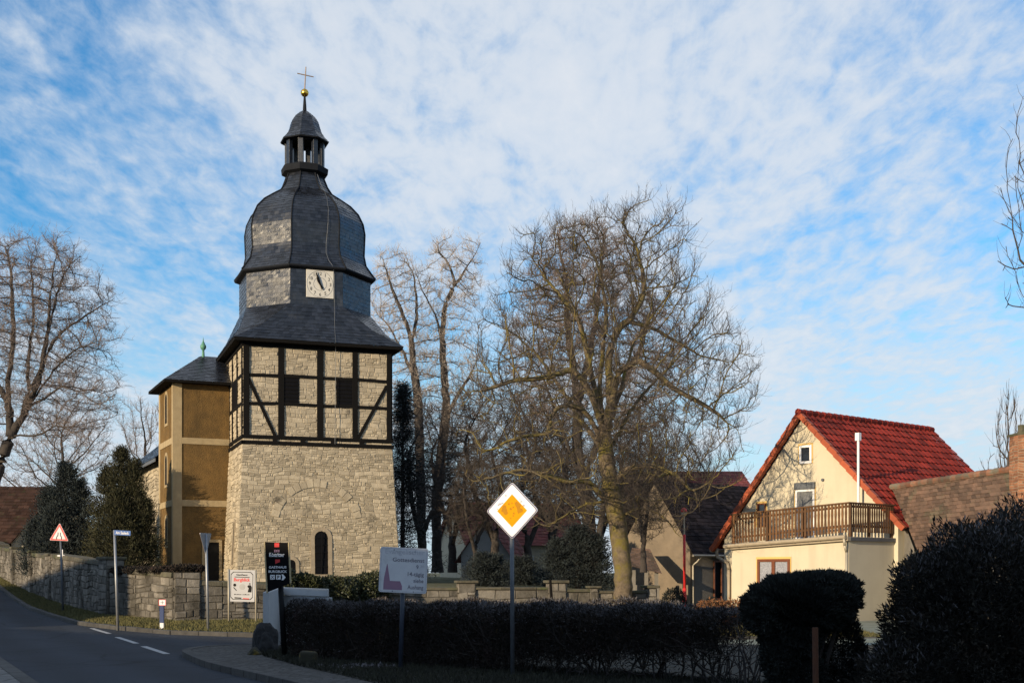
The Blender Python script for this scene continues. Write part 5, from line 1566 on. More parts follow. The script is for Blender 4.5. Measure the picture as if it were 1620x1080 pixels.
for f in (1, -1):
    poly(mb, o, ax, [px2(432 - 2.4 * f - .5, 914.9), px2(432 - 2.4 * f + .5, 914.9), px2(432 + 2.4 * f + .5, 909.8), px2(432 + 2.4 * f - .5, 909.8)][::f], .056)
for k in range(len(mb.v)):
    a = V(mb.v[k]); mb.v[k] = tuple(a + n * .003)
mb.build('pictogram', M['black'], pl)
a = P(441.5, 930, Y_); b = P(449.5, 1052, Y_ + .0)
mb = MB(); mb.cyl(V((b.x, b.y + .05, .08)), V((a.x, a.y + .05, a.z + .4)), .05, .05, 12); mb.build('pole', M['black'], sg, True)

# white inn board on two posts
Y_ = 36.9; o = P(382.8, 926, Y_)
base_z = wz(o) - .02
sg = thing('inn_board', 'white framed notice board with black fancy border on two thin posts before the wall', 'notice board', (o.x, o.y, base_z))
ax = facing(3, 1.2); ux, uy, n = ax
def p3(u, v): return ((u - 382.8) / F * Y_, (926 - v) / F * Y_)
W_, H_ = 41.5 / F * Y_, 50 / F * Y_
pl = board('board', rrect(W_, H_, .01, 2), o, ax, M['boardwhite'], sg, .02)
mb = MB()
def line_loop(mb, w, h_, c, t, d):
    a_ = [(w / 2 - c, -h_ / 2), (w / 2, -h_ / 2 + c), (w / 2, h_ / 2 - c), (w / 2 - c, h_ / 2), (-w / 2 + c, h_ / 2), (-w / 2, h_ / 2 - c), (-w / 2, -h_ / 2 + c), (-w / 2 + c, -h_ / 2)]
    s = 1 - t / (w / 2)
    for k in range(8):
        p, q = a_[k], a_[(k + 1) % 8]; poly(mb, o, ax, [p, q, (q[0] * s, q[1] * s), (p[0] * s, p[1] * s)], d)
line_loop(mb, W_ * .86, H_ * .88, .07, .014, .0225); mb.build('border', M['black'], pl)
def l3(mb, s, u, v, w, hh, bold=.0): 
    x, y = p3(u, v); lettering(mb, s, o + ux * x + uy * y + n * .02, ux, uy, n, w / F * Y_, hh / F * Y_, 'c', bold, .003)
mb = MB(); l3(mb, 'Gasthaus', 382.6, 909.8, 18, 2.6, .03); [poly(mb, o, ax, [p3(371 + k * 1.9, 940.4), p3(371 + k * 1.9 + w_, 940.4), p3(371 + k * 1.9 + w_, 939.4 - .5 * (k % 3 == 0)), p3(371 + k * 1.9, 939.4 - .5 * (k % 3 == 0))], .0235) for k, w_ in enumerate((1.5, 1.3, 1.6, 1.2, 1.5, 1.4, .2, 1.5, 1.3, 1.6, 1.2, 1.5, 1.3))]; poly(mb, o, ax, [p3(371.5, 946), p3(382.5, 946.4), p3(382.5, 944.6), p3(371.5, 944.2)], .0235)
poly(mb, o, ax, [p3(371, 912.6), p3(395, 913), p3(395, 912), p3(371, 911.6)], .0235); mb.build('lettering', M['black'], pl)
mb = MB(); l3(mb, 'Burgblick', 383, 918.8, 26, 5.0, .03); poly(mb, o, ax, [p3(385, 946.6), p3(395, 947), p3(395, 945.6), p3(385, 945.2)], .0235); mb.build('lettering', M['red'], pl)
mb = MB(); disc(mb, o, ax, p3(371.5, 925), .045, .0236, 12); poly(mb, o, ax, [p3(369, 929), p3(370.4, 928.4), p3(375, 933.5), p3(374, 934)], .0238)
disc(mb, o, ax, p3(395.6, 922.6), .022, .0236, 10); poly(mb, o, ax, [p3(392.4, 936), p3(398.4, 936), p3(399, 928), p3(397, 924.6), p3(393.6, 924.6), p3(391.5, 927), p3(394, 929.5)], .0238)
mb.build('figure_print', M['black'], pl)
mb = MB(); disc(mb, o, ax, p3(383.5, 927.5), .085, .0234, 18); mb.build('emblem', mat('pale_print', (.38, .38, .38), None, .6), pl)
for u, s in ((361.6, -1), (404.6, 1)):
    a = P(u, 899 + (s > 0) * 1.5, Y_)
    mb = MB(); mb.cyl(V((a.x + .01, a.y - .01, base_z - .1)), a - V((0, .01, 0)), .026, .026, 10); mb.build('post', M['zinc'], sg, True)

# street name sign
Y_ = 35.4; o = P(194, 842.5, Y_); b = P(186, 981, Y_); bz = H(b.x, b.y) + .12
sg = thing('street_name_sign', 'narrow blue street name plate on a tall pale pole on the grass verge', 'street sign', (b.x, b.y, bz))
ax = facing(2, 3.0); ux, uy, n = ax
pl = board('name_plate', rrect(.46, .135, .01, 2), o, ax, M['blue'], sg, .02)
mb = MB(); lettering(mb, 'Am Saaleck', o - uy * .036 + n * .02, ux, uy, n, .37, .078, 'c', .02, .003); mb.build('lettering', M['white'], pl)
a = P(180.5, 838, Y_); mb = MB(); mb.cyl(V((b.x, b.y + .03, bz - .1)), V((a.x - .0, a.y + .03, a.z)), .038, .034, 12); mb.build('pole', M['steel'], sg, True)

# give way sign seen almost edge on
Y_ = 33.6; o = P(326, 860, Y_); b = P(329.5, 997, Y_); bz = H(b.x, b.y) + .13
sg = thing('give_way_sign', 'downward triangle road sign seen edge on, on a grey pole beside the side street', 'road sign', (b.x, b.y, bz))
axg = (V((math.cos(math.radians(74)) * .999, math.sin(math.radians(74)), 0)), V((0, 0, 1)), V((math.sin(math.radians(74)), -math.cos(math.radians(74)), 0)))
tr = rpoly([(0, -.36), (.31, .24), (-.31, .24)], .05)
pl = board('plate', tr, o + V((-.02, 0, .05)), axg, M['steel'], sg, .014)
tin = [(x * .72, y * .72 - .0) for x, y in tr]
mb = MB()
for k in range(len(tr)): poly(mb, o + V((-.02, 0, .05)), axg, [tr[k], tr[(k + 1) % len(tr)], tin[(k + 1) % len(tr)], tin[k]][::-1], -.003)
mb.build('border', M['red'], pl)
a = P(325.8, 844, Y_)
mb = MB(); mb.cyl(V((b.x, b.y, bz - .1)), V((a.x, a.y, a.z)), .036, .034, 12); mb.build('pole', M['steel'], sg, True)

# red triangle
Y_ = 43.5; o = P(94, 846, Y_); b = P(99.5, 957, Y_); bz = wz(b) - .05
sg = thing('warning_sign', 'red edged triangle sign warning of a narrow road, beside the climbing wall', 'road sign', (b.x, b.y, bz))
ax = facing(6, 2.5); ux, uy, n = ax
s = .345
tri = rpoly([(-s, -s * .55), (s, -s * .55), (0, s * 1.22)], .05)
pl = board('plate', tri, o, ax, M['whitesign'], sg, .018)
t2 = [(x * .96, y * .96) for x, y in tri]; t3 = [(x * .70, y * .70 - .0) for x, y in tri]
mb = MB()
for k in range(len(tri)): poly(mb, o, ax, [t2[k], t2[(k + 1) % len(tri)], t3[(k + 1) % len(tri)], t3[k]], .0205)
mb.build('border', M['red'], pl)
mb = MB()
for f in (-1, 1):
    q = [(f * .075, -.15), (f * .105, -.15), (f * .10, -.06), (f * .055, .0), (f * .055, .09), (f * .03, .09), (f * .03, -.01), (f * .075, -.07)]
    poly(mb, o, ax, q if f < 0 else q[::-1], .0207)
mb.build('pictogram', M['black'], pl)
mb = MB(); mb.cyl(V((b.x, b.y + .03, bz - .1)), V((o.x + .02, o.y + .03, o.z + .1)), .036, .034, 12); mb.build('pole', M['greysteel'], sg, True)

# hydrant marker post
Y_ = 34.4; b = P(256, 993, Y_); bz = H(b.x, b.y) + .12; o = P(257, 952.5, Y_)
sg = thing('marker_post', 'short blue marker post with a small red framed white plate on the verge', 'marker', (b.x, b.y, bz))
ax = facing(2, 0)
mb = MB(); mb.box(V((b.x - .05, b.y - .02, bz + .0)), V((.10, 0, 0)), V((0, .07, 0)), EX * .16); mb.build('foot', M['white'], sg)
mb = MB(); mb.box(V((b.x - .055, b.y - .025, bz + .163)), V((.11, 0, 0)), V((0, .08, 0)), EX * (o.z - bz - .25)); mb.build('post', M['bluepost'], sg)
pl = board('plate', rrect(.20, .17, .01, 2), o, ax, M['white'], sg, .015)
a_ = rrect(.198, .168, .01, 2); b_ = rrect(.172, .142, .006, 2); mb = MB()
for k in range(len(a_)): poly(mb, o, ax, [a_[k], a_[(k + 1) % len(a_)], b_[(k + 1) % len(b_)], b_[k]], .0175)
mb.build('border', M['red'], pl)
mb = MB(); poly(mb, o, ax, [(-.05, -.005), (.05, -.005), (.05, .008), (-.05, .008)], .0176)
poly(mb, o, ax, [(-.006, -.05), (.006, -.05), (.006, .05), (-.006, .05)], .0178); mb.build('marking', M['greysteel'], pl)

# small white waymarker behind the triangle sign
o = P(98, 876, 47.5)
sg = thing('waymarker', 'small white waymarker plates on a thin post behind the red triangle sign', 'sign', (o.x, o.y, wz(o)))
ax = facing(10, 0)
board('plate', rrect(.09, .30, .01, 2), o + EX * .02, ax, M['whitesign'], sg, .015)
board('arrow_plate', [(-.17, -.03), (.10, -.03), (.17, .0), (.10, .03), (-.17, .03)], o - EX * .06 , ax, M['whitesign'], sg, .012, .017)
mb = MB(); mb.cyl(V((o.x, o.y + .03, wz(o) - .1)), V((o.x, o.y + .03, o.z + .2)), .025, .025, 8); mb.build('post', M['greysteel'], sg)

# thin dark stake by the right wall, red pole with a lamp
a = P(870.5, 916, 40.5); b = P(875, 962, 40.5)
mb = MB(); mb.cyl(V((b.x, b.y, .0)), a, .055, .04, 8); o_ = mb.build('stake', M['timber'])
tag(o_, 'dark leaning stake in front of the low wall just right of its capped pier', 'stake')
rb_ = P(1083, 960, 46); rp = thing('red_pole', 'bright red post with a red topped lamp in front of the beige barn', 'post', (rb_.x, rb_.y, 0))
mb = MB(); mb.cyl(V((rb_.x, rb_.y, 0)), P(1083, 930, 46), .075, .07, 12); mb.cyl(P(1083, 930, 46), P(1082.5, 845, 46), .048, .048, 12); mb.build('post', M['red'], rp, True)
mb = MB(); t = P(1082, 816, 46); mb.cyl(P(1082.5, 845, 46), t, .03, .03, 8); mb.lathe(t, [(.03, 0), (.10, .05), (.10, .14), (.0, .15)], 12); mb.build('lamp', M['zinc'], rp)
mb = MB(); mb.lathe(t + EX * .15, [(.11, 0), (.115, .05), (.08, .13), (.0, .16)], 12); mb.build('lamp_cap', M['red'], rp)

# pale concrete enclosure at the end of the hedge
mb = MB()
c0 = P(425.5, 905, 25.2); c1 = P(448, 905, 27.6); c2 = P(519, 905, 26.6)
def cwall(a, b, za, zb_, th, name, par):
    a = V((a.x, a.y, 0)); b = V((b.x, b.y, 0)); d = (b - a).normalized(); n = V((-d.y, d.x, 0)) * th
    if n.x > 0 and abs(d.y) > abs(d.x): n = -n
    if abs(d.x) > abs(d.y) and n.y < 0: n = -n
    mb = MB(); mb.hexa([a, b, b + n, a + n, a + EX * za, b + EX * zb_, b + n + EX * zb_, a + n + EX * za])
    return mb.build(name, M['concrete'], par, bevel=.012)
ce = thing('concrete_enclosure', 'pale concrete panel enclosure at the left end of the front hedge', 'enclosure', (c1.x, c1.y, .1))
za = EYE + (HOR - 936) / F * 25.2; zc = EYE + (HOR - 928) / F * 27.6; ze_ = EYE + (HOR - 931) / F * 26.6
cwall(c0, c1, za, zc, .12, 'side_panel', ce)
w_ = cwall(c1 + V((.004, .0, 0)), c2, zc - .18, ze_ - .18, .12, 'back_panel', ce)
cwall(V((c1.x - .1, c1.y - .015, 0)), V((c2.x, c2.y - .015, 0)), 0.0, 0.0, .0, 'joint', ce) if False else None
mb = MB(); d = (c2 - c1); n_ = V((.0, .15, 0)); a = V((c1.x - .1, c1.y - .03, zc - .165)); b = V((c2.x, c2.y - .03, ze_ - .165))
mb.hexa([a, b, b + n_, a + n_, a + EX * .165, b + EX * .165, b + n_ + EX * .165, a + n_ + EX * .165]); mb.build('coping', M['concrete'], w_, bevel=.01)

# boulders
def rock(name, label, c, r, m, seed, sub=3):
    import bmesh
    rd = random.Random(seed); bm = bmesh.new(); bmesh.ops.create_icosphere(bm, subdivisions=sub, radius=1)
    from mathutils import noise
    off = V((seed * 3.1, seed * 1.7, 0))
    for v in bm.verts:
        p = v.co.copy(); k = 1 + .35 * noise.noise(p * 1.1 + off) + .12 * noise.noise(p * 3 + off) + .05 * noise.noise(p * 7 + off)
        v.co = V((p.x * r[0] * k, p.y * r[1] * k, max(-.1, p.z * r[2] * k)))
    me = bpy.data.meshes.new(name); bm.to_mesh(me); bm.free(); me.materials.append(m)
    o = bpy.data.objects.new(name, me); COL.objects.link(o); o.location = c; tag(o, label, 'boulder'); return o
c = P(419, 1037, 24.6); rock('boulder', 'dark rounded boulder with pale spots at the paved corner by the concrete enclosure', (c.x, c.y, .22), (.235, .22, .40), M['boulder'], 2, 4)
c = P(403, 1037, 23.8); rock('boulder', 'low mossy stone leaning against the dark boulder', (c.x, c.y, .10), (.13, .13, .13), M['moss'], 5)
mb = MB(); c = P(486, 1060, 21.3); a = V((c.x - .16, c.y, .08)); 
mb.hexa([a, a + V((.32, .0, 0)), a + V((.34, .3, 0)), a + V((0, .3, 0)), a + V((.02, .02, .24)), a + V((.30, .02, .23)), a + V((.30, .27, .22)), a + V((.03, .26, .25))])
o_ = mb.build('boundary_stone', M['moss'], bevel=.04); tag(o_, 'small squared boundary stone with yellow lichen before the hedge', 'stone')
mb = MB(); c = P(1291, 1000, 14.2); mb.cyl(V((c.x, c.y, 0)), V((c.x - .01, c.y, EYE + (HOR - 992) / F * 14.2)), .035, .035, 8); o_ = mb.build('rusty_post', M['rust']); tag(o_, 'rusty brown post standing in front of the clipped yew', 'post')

# ------------------------------------------------------------------ hedges and evergreens
def in_box_along(a, b, n, th, zf, rg):
    t = rg.random(n); a = np.array(a); b = np.array(b); d = (b - a); L_ = np.linalg.norm(d); d /= L_; nn = np.array([-d[1], d[0]])
    s = rg.uniform(-.5, .5, n) * th
    xy = a + d * (t * L_)[:, None] + nn * s[:, None]
    return t, s, xy
def front_hedge():
    rg = np.random.default_rng(5)
    A = (-3.86, 23.35); B = (3.02, 17.15)
    root = thing('clipped_hedge', 'long dark clipped bare hedge with frosted top, showing stems at its right end', 'hedge', (-.6, 20.4, .1))
    n = 170000
    t, s, xy = in_box_along(A, B, n, 1.05, None, rg)
    # keep the outer shell dense
    top = 1.11 + .05 * t + .028 * np.sin(t * 31) + .02 * np.sin(t * 77 + 1) + .015 * np.sin(t * 190)
    lowb = np.interp(t, [0, .45, .58, .72, 1], [.12, .12, .22, .42, .60]) + .07 * np.sin(t * 60) + rg.normal(0, .10, n)
    z = lowb + (top - lowb) * rg.random(n) ** .8
    w = .5 - .5 * np.clip((z - top + .18) / .18, 0, 1) * .45
    s = np.sign(s) * np.minimum(np.abs(s), w)
    shell = rg.random(n) < .45
    a = np.array(A); b = np.array(B); d = (b - a) / np.linalg.norm(b - a); nn = np.array([-d[1], d[0]])
    s2 = np.where(shell, -w + rg.exponential(.06, n), s)
    xy = a + d * (t * np.linalg.norm(b - a))[:, None] + nn * s2[:, None]
    xy += nn * (.03 * np.sin(t * 41) + .025 * np.sin(t * 97))[:, None]
    p = np.concatenate([xy, z[:, None]], 1)
    dirs = np.tile([0.0, 0, .8], (n, 1)) + np.concatenate([nn[None] * (np.sign(s2) * .5)[:, None], np.zeros((n, 1))], 1)
    fr = (z > top - .10) & (rg.random(n) < .45) | (z > top - .28) & (rg.random(n) < .10) | (rg.random(n) < .004)
    leaves('crown', p, dirs, .062, .015, [M['hedge'], M['frost']], root, 6, .9, fr.astype(int))
    # stems
    P0, P1, R0, R1 = [], [], [], []
    L_ = np.linalg.norm(b - a)
    for k in range(120):
        tt = rg.random() ** .8 * 1.04; off = rg.uniform(-.35, .35)
        q = np.array([*(a + d * tt * L_ + nn * off), .08]); dr = np.array([rg.normal(0, .15), rg.normal(0, .15), 1.0])
        r = rg.uniform(.010, .02); stack = [(q, dr, r, 0)]
        while stack:
            q, dr, r, lev = stack.pop()
            for _ in range(4 if lev == 0 else 3):
                dr = dr / np.linalg.norm(dr) + rg.normal(0, .22, 3) + np.array([0, 0, .1]); dr /= np.linalg.norm(dr)
                e = q + dr * rg.uniform(.09, .17); P0.append(q); P1.append(e); R0.append(r); R1.append(r * .9); q = e; r *= .9
                if lev < 2 and rg.random() < .75:
                    stack.append((q, dr + rg.normal(0, .75, 3), r * .65, lev + 1))
                if q[2] > 1.12: break
    P0 = np.array(P0); P1 = np.array(P1); T_ = unit(P1 - P0)
    v, q = tube_arrays(P0, P1, np.array(R0), np.array(R1), T_, T_, 4)
    fast_mesh('stems', v, q, M['barkdark'], root)
front_hedge()

def garden_hedge():
    rg = np.random.default_rng(8); A = (-3.7, 33.5); B = (4.6, 35.0)
    root = thing('low_hedge', 'low frosted hedge strip between the front hedge and the low stone wall', 'hedge', (0.4, 34.2, .1))
    n = 16000; t, s, xy = in_box_along(A, B, n, 1.0, None, rg); top = .86 + .05 * np.sin(t * 25) + .04 * np.sin(t * 63)
    z = top * (.15 + .85 * rg.random(n) ** .6); p = np.concatenate([xy, z[:, None]], 1)
    leaves('crown', p, np.tile([0, 0, 1.0], (n, 1)), .11, .03, [M['hedge'], M['frost']], root, 3, .8, ((z > top - .12) & (rg.random(n) < .5)).astype(int))
garden_hedge()

def sprays(name, label, cat, shapes, n, m, base, ln=.13, wd=.035, outw=.7, frost=None, seed=1, group=None, shell=.35, stems=None, upd=.35, spread=.5, part='crown'):
    "evergreen mass: leaf sprays through the shells of several ellipsoids (centre, radii, share)"
    rg = np.random.default_rng(seed)
    root = thing(name, label, cat, base, group)
    P_, D_ = [], []
    tot = sum(s[2] for s in shapes)
    for c, r, w in shapes:
        k = int(n * w / tot); d = unit(rg.normal(0, 1, (k, 3)))
        # lumpy outline
        lump = 1 + .07 * np.sin(d[:, 0] * 9 + seed) * np.sin(d[:, 1] * 8 + 2 * seed) + .06 * np.sin(d[:, 2] * 13 + d[:, 0] * 7) + .03 * np.sin(d[:, 0] * 31 + d[:, 2] * 27)
        rad = (1 - rg.exponential(shell * .35, k).clip(0, .9)) * lump
        P_.append(np.array(c) + d * np.array(r) * rad[:, None]); D_.append(d * outw + np.array([0, 0, upd]))
    p = np.concatenate(P_); d = np.concatenate(D_)
    ok = p[:, 2] > .1; p = p[ok]; d = d[ok]
    mi = None; mats = [m]
    if frost:
        mats = [m, M['frost']]; k = d[:, 2] - upd; mi = (rg.random(len(p)) < np.clip((k - frost[0]) * frost[1], 0, frost[2])).astype(int)
    leaves(part, p, d, ln, wd, mats, root, seed, spread, mi)
    if stems:
        mb = MB()
        for s in stems: mb.path([V(q) for q in s[:-1]], s[-1], 7)
        mb.build('trunk', M['barkdark'], root)
    return root
# the big dark thuja on the right
sprays('thuja_hedge', 'huge dark thuja mass with frosted crest filling the lower right corner', 'hedge',
       [((6.7, 14.6, .85), (1.9, 1.5, 1.72), 1.0), ((5.45, 14.5, .85), (1.1, 1.2, 1.42), .7), ((7.7, 14.6, 1.05), (1.9, 1.5, 1.60), .9), ((4.95, 14.3, .45), (.78, .9, 1.32), .45), ((9.0, 14.8, 1.0), (1.9, 1.5, 1.6), .5), ((6.2, 14.0, 1.50), (.6, .6, .82), .22), ((7.3, 14.2, 1.80), (.7, .6, .72), .25), ((5.3, 14.0, 1.45), (.62, .6, .76), .2), ((4.72, 14.2, 1.38), (.40, .5, .50), .14), ((4.5, 14.2, .25), (.62, .8, .7), .2)],
       260000, M['thuja'], (6.5, 14.6, .1), .075, .017, .8, (.30, 1.0, .26), seed=3)
# the clipped yew left of it
Yy = 15.0
def yx(u): return (u - 810) / F * Yy
def yz(v): return EYE + (HOR - v) / F * Yy
sprays('clipped_yew', 'dark flat topped yew on bare leaning stems in front of the cream house', 'shrub',
       [((yx(1262), Yy, yz(958)), (.60, .55, .36), 1.0), ((yx(1320), Yy, yz(945)), (.28, .45, .27), .4), ((yx(1212), Yy, yz(968)), (.26, .42, .29), .4), ((yx(1250), Yy, yz(1000)), (.34, .4, .36), .45), ((yx(1262), Yy + .1, yz(1060)), (.34, .3, .3), .25), ((yx(1300), Yy, yz(926)), (.42, .4, .15), .3), ((yx(1230), Yy, yz(1035)), (.18, .3, .3), .16), ((yx(1345), Yy + .5, yz(1040)), (.3, .3, .5), .3)],
       120000, M['yew'], (yx(1262), Yy, .1), .062, .016, .7, (.65, 1.2, .10), seed=4, upd=.5,
       stems=[((yx(1250), Yy, .0), (yx(1262), Yy, .5), (yx(1290), Yy, .9), .035), ((yx(1275), Yy, .0), (yx(1290), Yy, .5), (yx(1306), Yy, .95), .03), ((yx(1240), Yy, 0), (yx(1240), Yy, .5), (yx(1232), Yy, .9), .035), ((yx(1300), Yy + .1, 0), (yx(1305), Yy, .5), (yx(1322), Yy, 1.0), .025), ((yx(1262), Yy + .1, .0), (yx(1272), Yy, .5), (yx(1270), Yy, .9), .03)])
# ivy on the churchyard wall
mid = onwall(530)
sprays('ivy_hedge', 'dense green ivy hedge growing over the churchyard wall below the arched window', 'hedge',
       [((onwall(475).x, onwall(475).y, 1.15), (.75, .5, .42), 1), ((onwall(520).x, onwall(520).y, 1.05), (.9, .5, .46), 1), ((onwall(565).x, onwall(565).y, 1.05), (.8, .5, .48), 1), ((onwall(590).x, onwall(590).y, 1.1), (.6, .5, .55), .8), ((onwall(448).x, onwall(448).y, 1.35), (.45, .4, .45), .5)],
       26000, M['ivy'], (mid.x, mid.y, .3), .08, .055, .7, None, 7, spread=.9)
tf = onwall(235)
sprays('ivy', 'dark ivy sprawling over the coping of the road wall below the conifers', 'ivy',
       [((onwall(u).x, onwall(u).y + .15, hz(onwall(u), 902 if u < 275 else 899)), (.45, .25, .11), 1) for u in (195, 215, 238, 258, 285, 300)] , 7000, M['hedge'], (tf.x, tf.y, 1.5), .07, .045, .7, None, 9, spread=.9)

# ------------------------------------------------------------------ conifers and shrubs in the churchyard
c = P(104, 0, 55); conifer('juniper_tree', 'bushy blue green conifer behind the wall above the red triangle sign', (c.x, 55, 1.4), 4.95, 1.5, M['juniper'], 70000, 3, .15, .03, .9, .06, power=.75, rough=.34, leaders=((0, 0, 1, 1), (-.8, .2, .78, .8), (.7, -.2, .84, .8), (-.2, -.5, .62, .9), (-1.3, 0, .5, .6)))
c = P(192, 0, 53); conifer('cypress_tree', 'olive green bushy conifer between the blue green conifer and the nave wall', (c.x, 53, 1.4), 5.4, 1.2, M['cypressgreen'], 70000, 4, .15, .03, 1.0, .06, power=.75, rough=.34, leaders=((0, 0, 1, 1), (-.7, .1, .86, .8), (.6, -.2, .9, .9), (.0, -.5, .66, 1), (1.0, 0, .6, .7)))
c = P(637, 0, 60); conifer('spruce_tree', 'dark blue spruce right behind the tower corner', (c.x, 60, 1.2), 9.3, 2.1, M['spruce'], 22000, 5, .26, .028, .0, .02, rough=.5, frost=.35, power=1.05)
c = P(914, 0, 52); conifer('yew_bush', 'broad dark yew bush behind the low wall left of the big walnut trunk', (c.x, 52, .8), 2.7, 1.1, M['spruce'], 30000, 6, .14, .03, .6, .15, power=.7, cat='bush', rough=.34, leaders=((0, 0, 1, 1), (-.8, 0, .8, .8), (.8, 0, .86, .8)))
c = P(772, 0, 50); conifer('yew_bush', 'small dark green bush behind the low wall below the priority sign', (c.x, 50, .8), 1.5, .9, M['spruce'], 14000, 7, .14, .03, .6, .3, power=.6, cat='bush')
c = P(826, 0, 54); conifer('yew_bush', 'dark thin bush between the priority sign pole and the broad yew', (c.x, 54, .8), 1.4, .8, M['spruce'], 12000, 8, .14, .03, .6, .3, power=.6, cat='bush')
c = P(1066, 0, 45.5); sprays('round_shrub', 'small dark round shrub at the foot of the beige barn', 'shrub', [((c.x, 45.5, .55), (.4, .4, .5), 1)], 2500, M['yew'], (c.x, 45.5, .0), .1, .03, .7, None, 3)
c = P(1126, 0, 38); sprays('round_shrub', 'small clipped ball shrub just above the hedge below the barn window', 'shrub', [((c.x, 38, .72), (.17, .17, .17), 1)], 900, M['yew'], (c.x, 38, .0), .06, .02, .7, None, 4, stems=[((c.x, 38, 0), (c.x, 38, .6), .02)])
c = P(1156, 0, 36); sprays('beech_hedge', 'short rust brown beech hedge in front of the cream house corner', 'hedge', [((c.x + d_, 36, .45), (.5, .35, .42), 1) for d_ in (-.6, 0, .5)], 5000, mat('rusty_leaf', (.20, .085, .03), (.12, .05, .02), .9, 3, rnd=.4), (c.x, 36, 0), .07, .04, .7, None, 5, spread=.9)

# ------------------------------------------------------------------ trees
def trunkpts(*uvY): return [tuple(P(u, v, Y)) for u, v, Y in uvY]
def limb(Y0, Y1, *uv):
    n = len(uv) - 1
    return [tuple(P(u, v, Y0 + (Y1 - Y0) * i / n)) for i, (u, v) in enumerate(uv)]
rg = np.random.default_rng(21)
def E(u, v, Y, ru, rv, n, ry=None, lo=.0):
    c = P(u, v, Y); k = Y / F
    return ell(tuple(c), (ru * k, (ry if ry else min(ru * .9, 150)) * k, rv * k), n, rg, lo)
# big walnut
att = np.concatenate([E(952, 560, 42.6, 220, 185, 2900), E(950, 432, 42.6, 160, 98, 1000), E(960, 765, 42.4, 62, 85, 420), E(1052, 785, 41.4, 75, 62, 420), E(1090, 740, 41.4, 80, 70, 250), E(805, 640, 42.1, 100, 110, 700), E(1110, 610, 42.1, 100, 110, 750), E(920, 750, 41.6, 200, 90, 900), E(1070, 720, 41.1, 120, 95, 500), E(1020, 370, 42.6, 80, 55, 260)])
att = att[att[:, 2] > 2.3]
WL = [limb(42.6, 43.6, (960, 690), (967, 630), (962, 575), (977, 516), (1000, 510), (1030, 516), (1055, 532), (1083, 545), (1105, 560)),
      limb(43.1, 44.1, (1002, 508), (1012, 479), (1020, 455), (1008, 394), (974, 341)),
      limb(42.6, 41.8, (964, 650), (977, 590), (1010, 569), (1038, 589), (1075, 622), (1112, 638), (1145, 660)),
      limb(42.6, 41.6, (955, 690), (935, 620), (904, 581), (871, 596), (814, 601), (768, 618)),
      limb(42.6, 41.4, (955, 720), (930, 650), (905, 640), (884, 640), (871, 658), (871, 683), (814, 693), (765, 718)),
      limb(42.6, 44.6, (955, 690), (938, 600), (916, 505), (888, 471), (858, 434), (832, 395)),
      limb(42.6, 44.6, (958, 690), (948, 600), (961, 495), (949, 422), (908, 352)),
      limb(42.6, 45.1, (962, 700), (980, 620), (1000, 545), (1038, 491), (1085, 430)),
      limb(42.6, 41.4, (968, 770), (990, 740), (1030, 735), (1070, 750), (1105, 790)),
      limb(42.6, 41.2, (965, 800), (935, 760), (905, 765), (825, 742), (748, 762)),
      limb(42.6, 45.6, (956, 720), (905, 640), (850, 560), (800, 520)),
      limb(42.6, 45.6, (962, 720), (1010, 630), (1080, 560), (1130, 500)),
      limb(42.6, 41.6, (966, 790), (920, 800), (870, 830), (830, 840)),
      limb(42.6, 42.2, (972, 820), (1010, 800), (1050, 815), (1075, 850))]
tree('walnut_tree', 'big spreading bare walnut tree with lichened limbs in front of the low wall',
     [tuple(V((XY(986, 42.6).x, 42.6, .0)))] + trunkpts((986, 905, 42.6), (979, 840, 42.6), (968, 780, 42.6), (960, 730, 42.6), (957, 690, 42.6)), att,
     M['barkwalnut'], M['lichen'], M['twigbrown'], step=.22, infl=1.7, kill=.37, iters=130, tip=.0105, base=.31, thr=.06, up=.08, wig=.20,
     tw=2, twl=(.3, .75), twr=.0068, twthr=.024, twup=.45, sub=1, seed=5, limbs=WL, curl=.17)
# frosted pair right of the tower
att = np.concatenate([E(622, 480, 74, 46, 95, 1100), E(632, 600, 74, 42, 90, 500), E(655, 560, 74, 45, 120, 450)])
tree('lime_tree', 'frosted bare lime with pale twigs next to the tower roof', trunkpts((668, 905, 74), (666, 800, 74), (664, 707, 74), (662, 646, 74)), att,
     M['barkdark'], M['barkdark'], M['twigfrost'], step=.28, infl=2.2, kill=.48, iters=110, tip=.013, base=.27, thr=.07, up=.08, wig=.25, tw=3, twl=(.35, .8), twr=.0095, twthr=.03, twup=.3, sub=1, seed=6, group='frosted limes beside the tower',
     limbs=[limb(74, 73, (661, 640), (651, 544), (643, 512), (623, 463), (603, 402)), limb(74, 75.5, (655, 600), (640, 560), (618, 520), (600, 500)), limb(74, 75, (651, 544), (660, 500), (655, 440), (640, 400))])
att = np.concatenate([E(715, 450, 75, 52, 80, 1100), E(705, 580, 75, 60, 100, 700), E(740, 640, 75, 60, 80, 450)])
tree('lime_tree', 'frosted bare lime with two tall dark leaders between the tower and the walnut', trunkpts((692, 905, 75), (690, 800, 75), (698, 720, 75), (706, 646, 75)), att,
     M['barkdark'], M['barkdark'], M['twigfrost'], step=.28, infl=2.2, kill=.48, iters=110, tip=.013, base=.30, thr=.07, up=.08, wig=.25, tw=3, twl=(.35, .8), twr=.0095, twthr=.03, twup=.3, sub=1, seed=7, group='frosted limes beside the tower',
     limbs=[limb(75, 75, (706, 640), (700, 544), (702, 504), (704, 479), (721, 451), (713, 422), (684, 381)), limb(75, 74, (721, 451), (745, 414), (761, 383)), limb(75, 76, (700, 540), (692, 504), (668, 459), (648, 410)), limb(75, 74, (704, 660), (740, 600), (760, 560))])
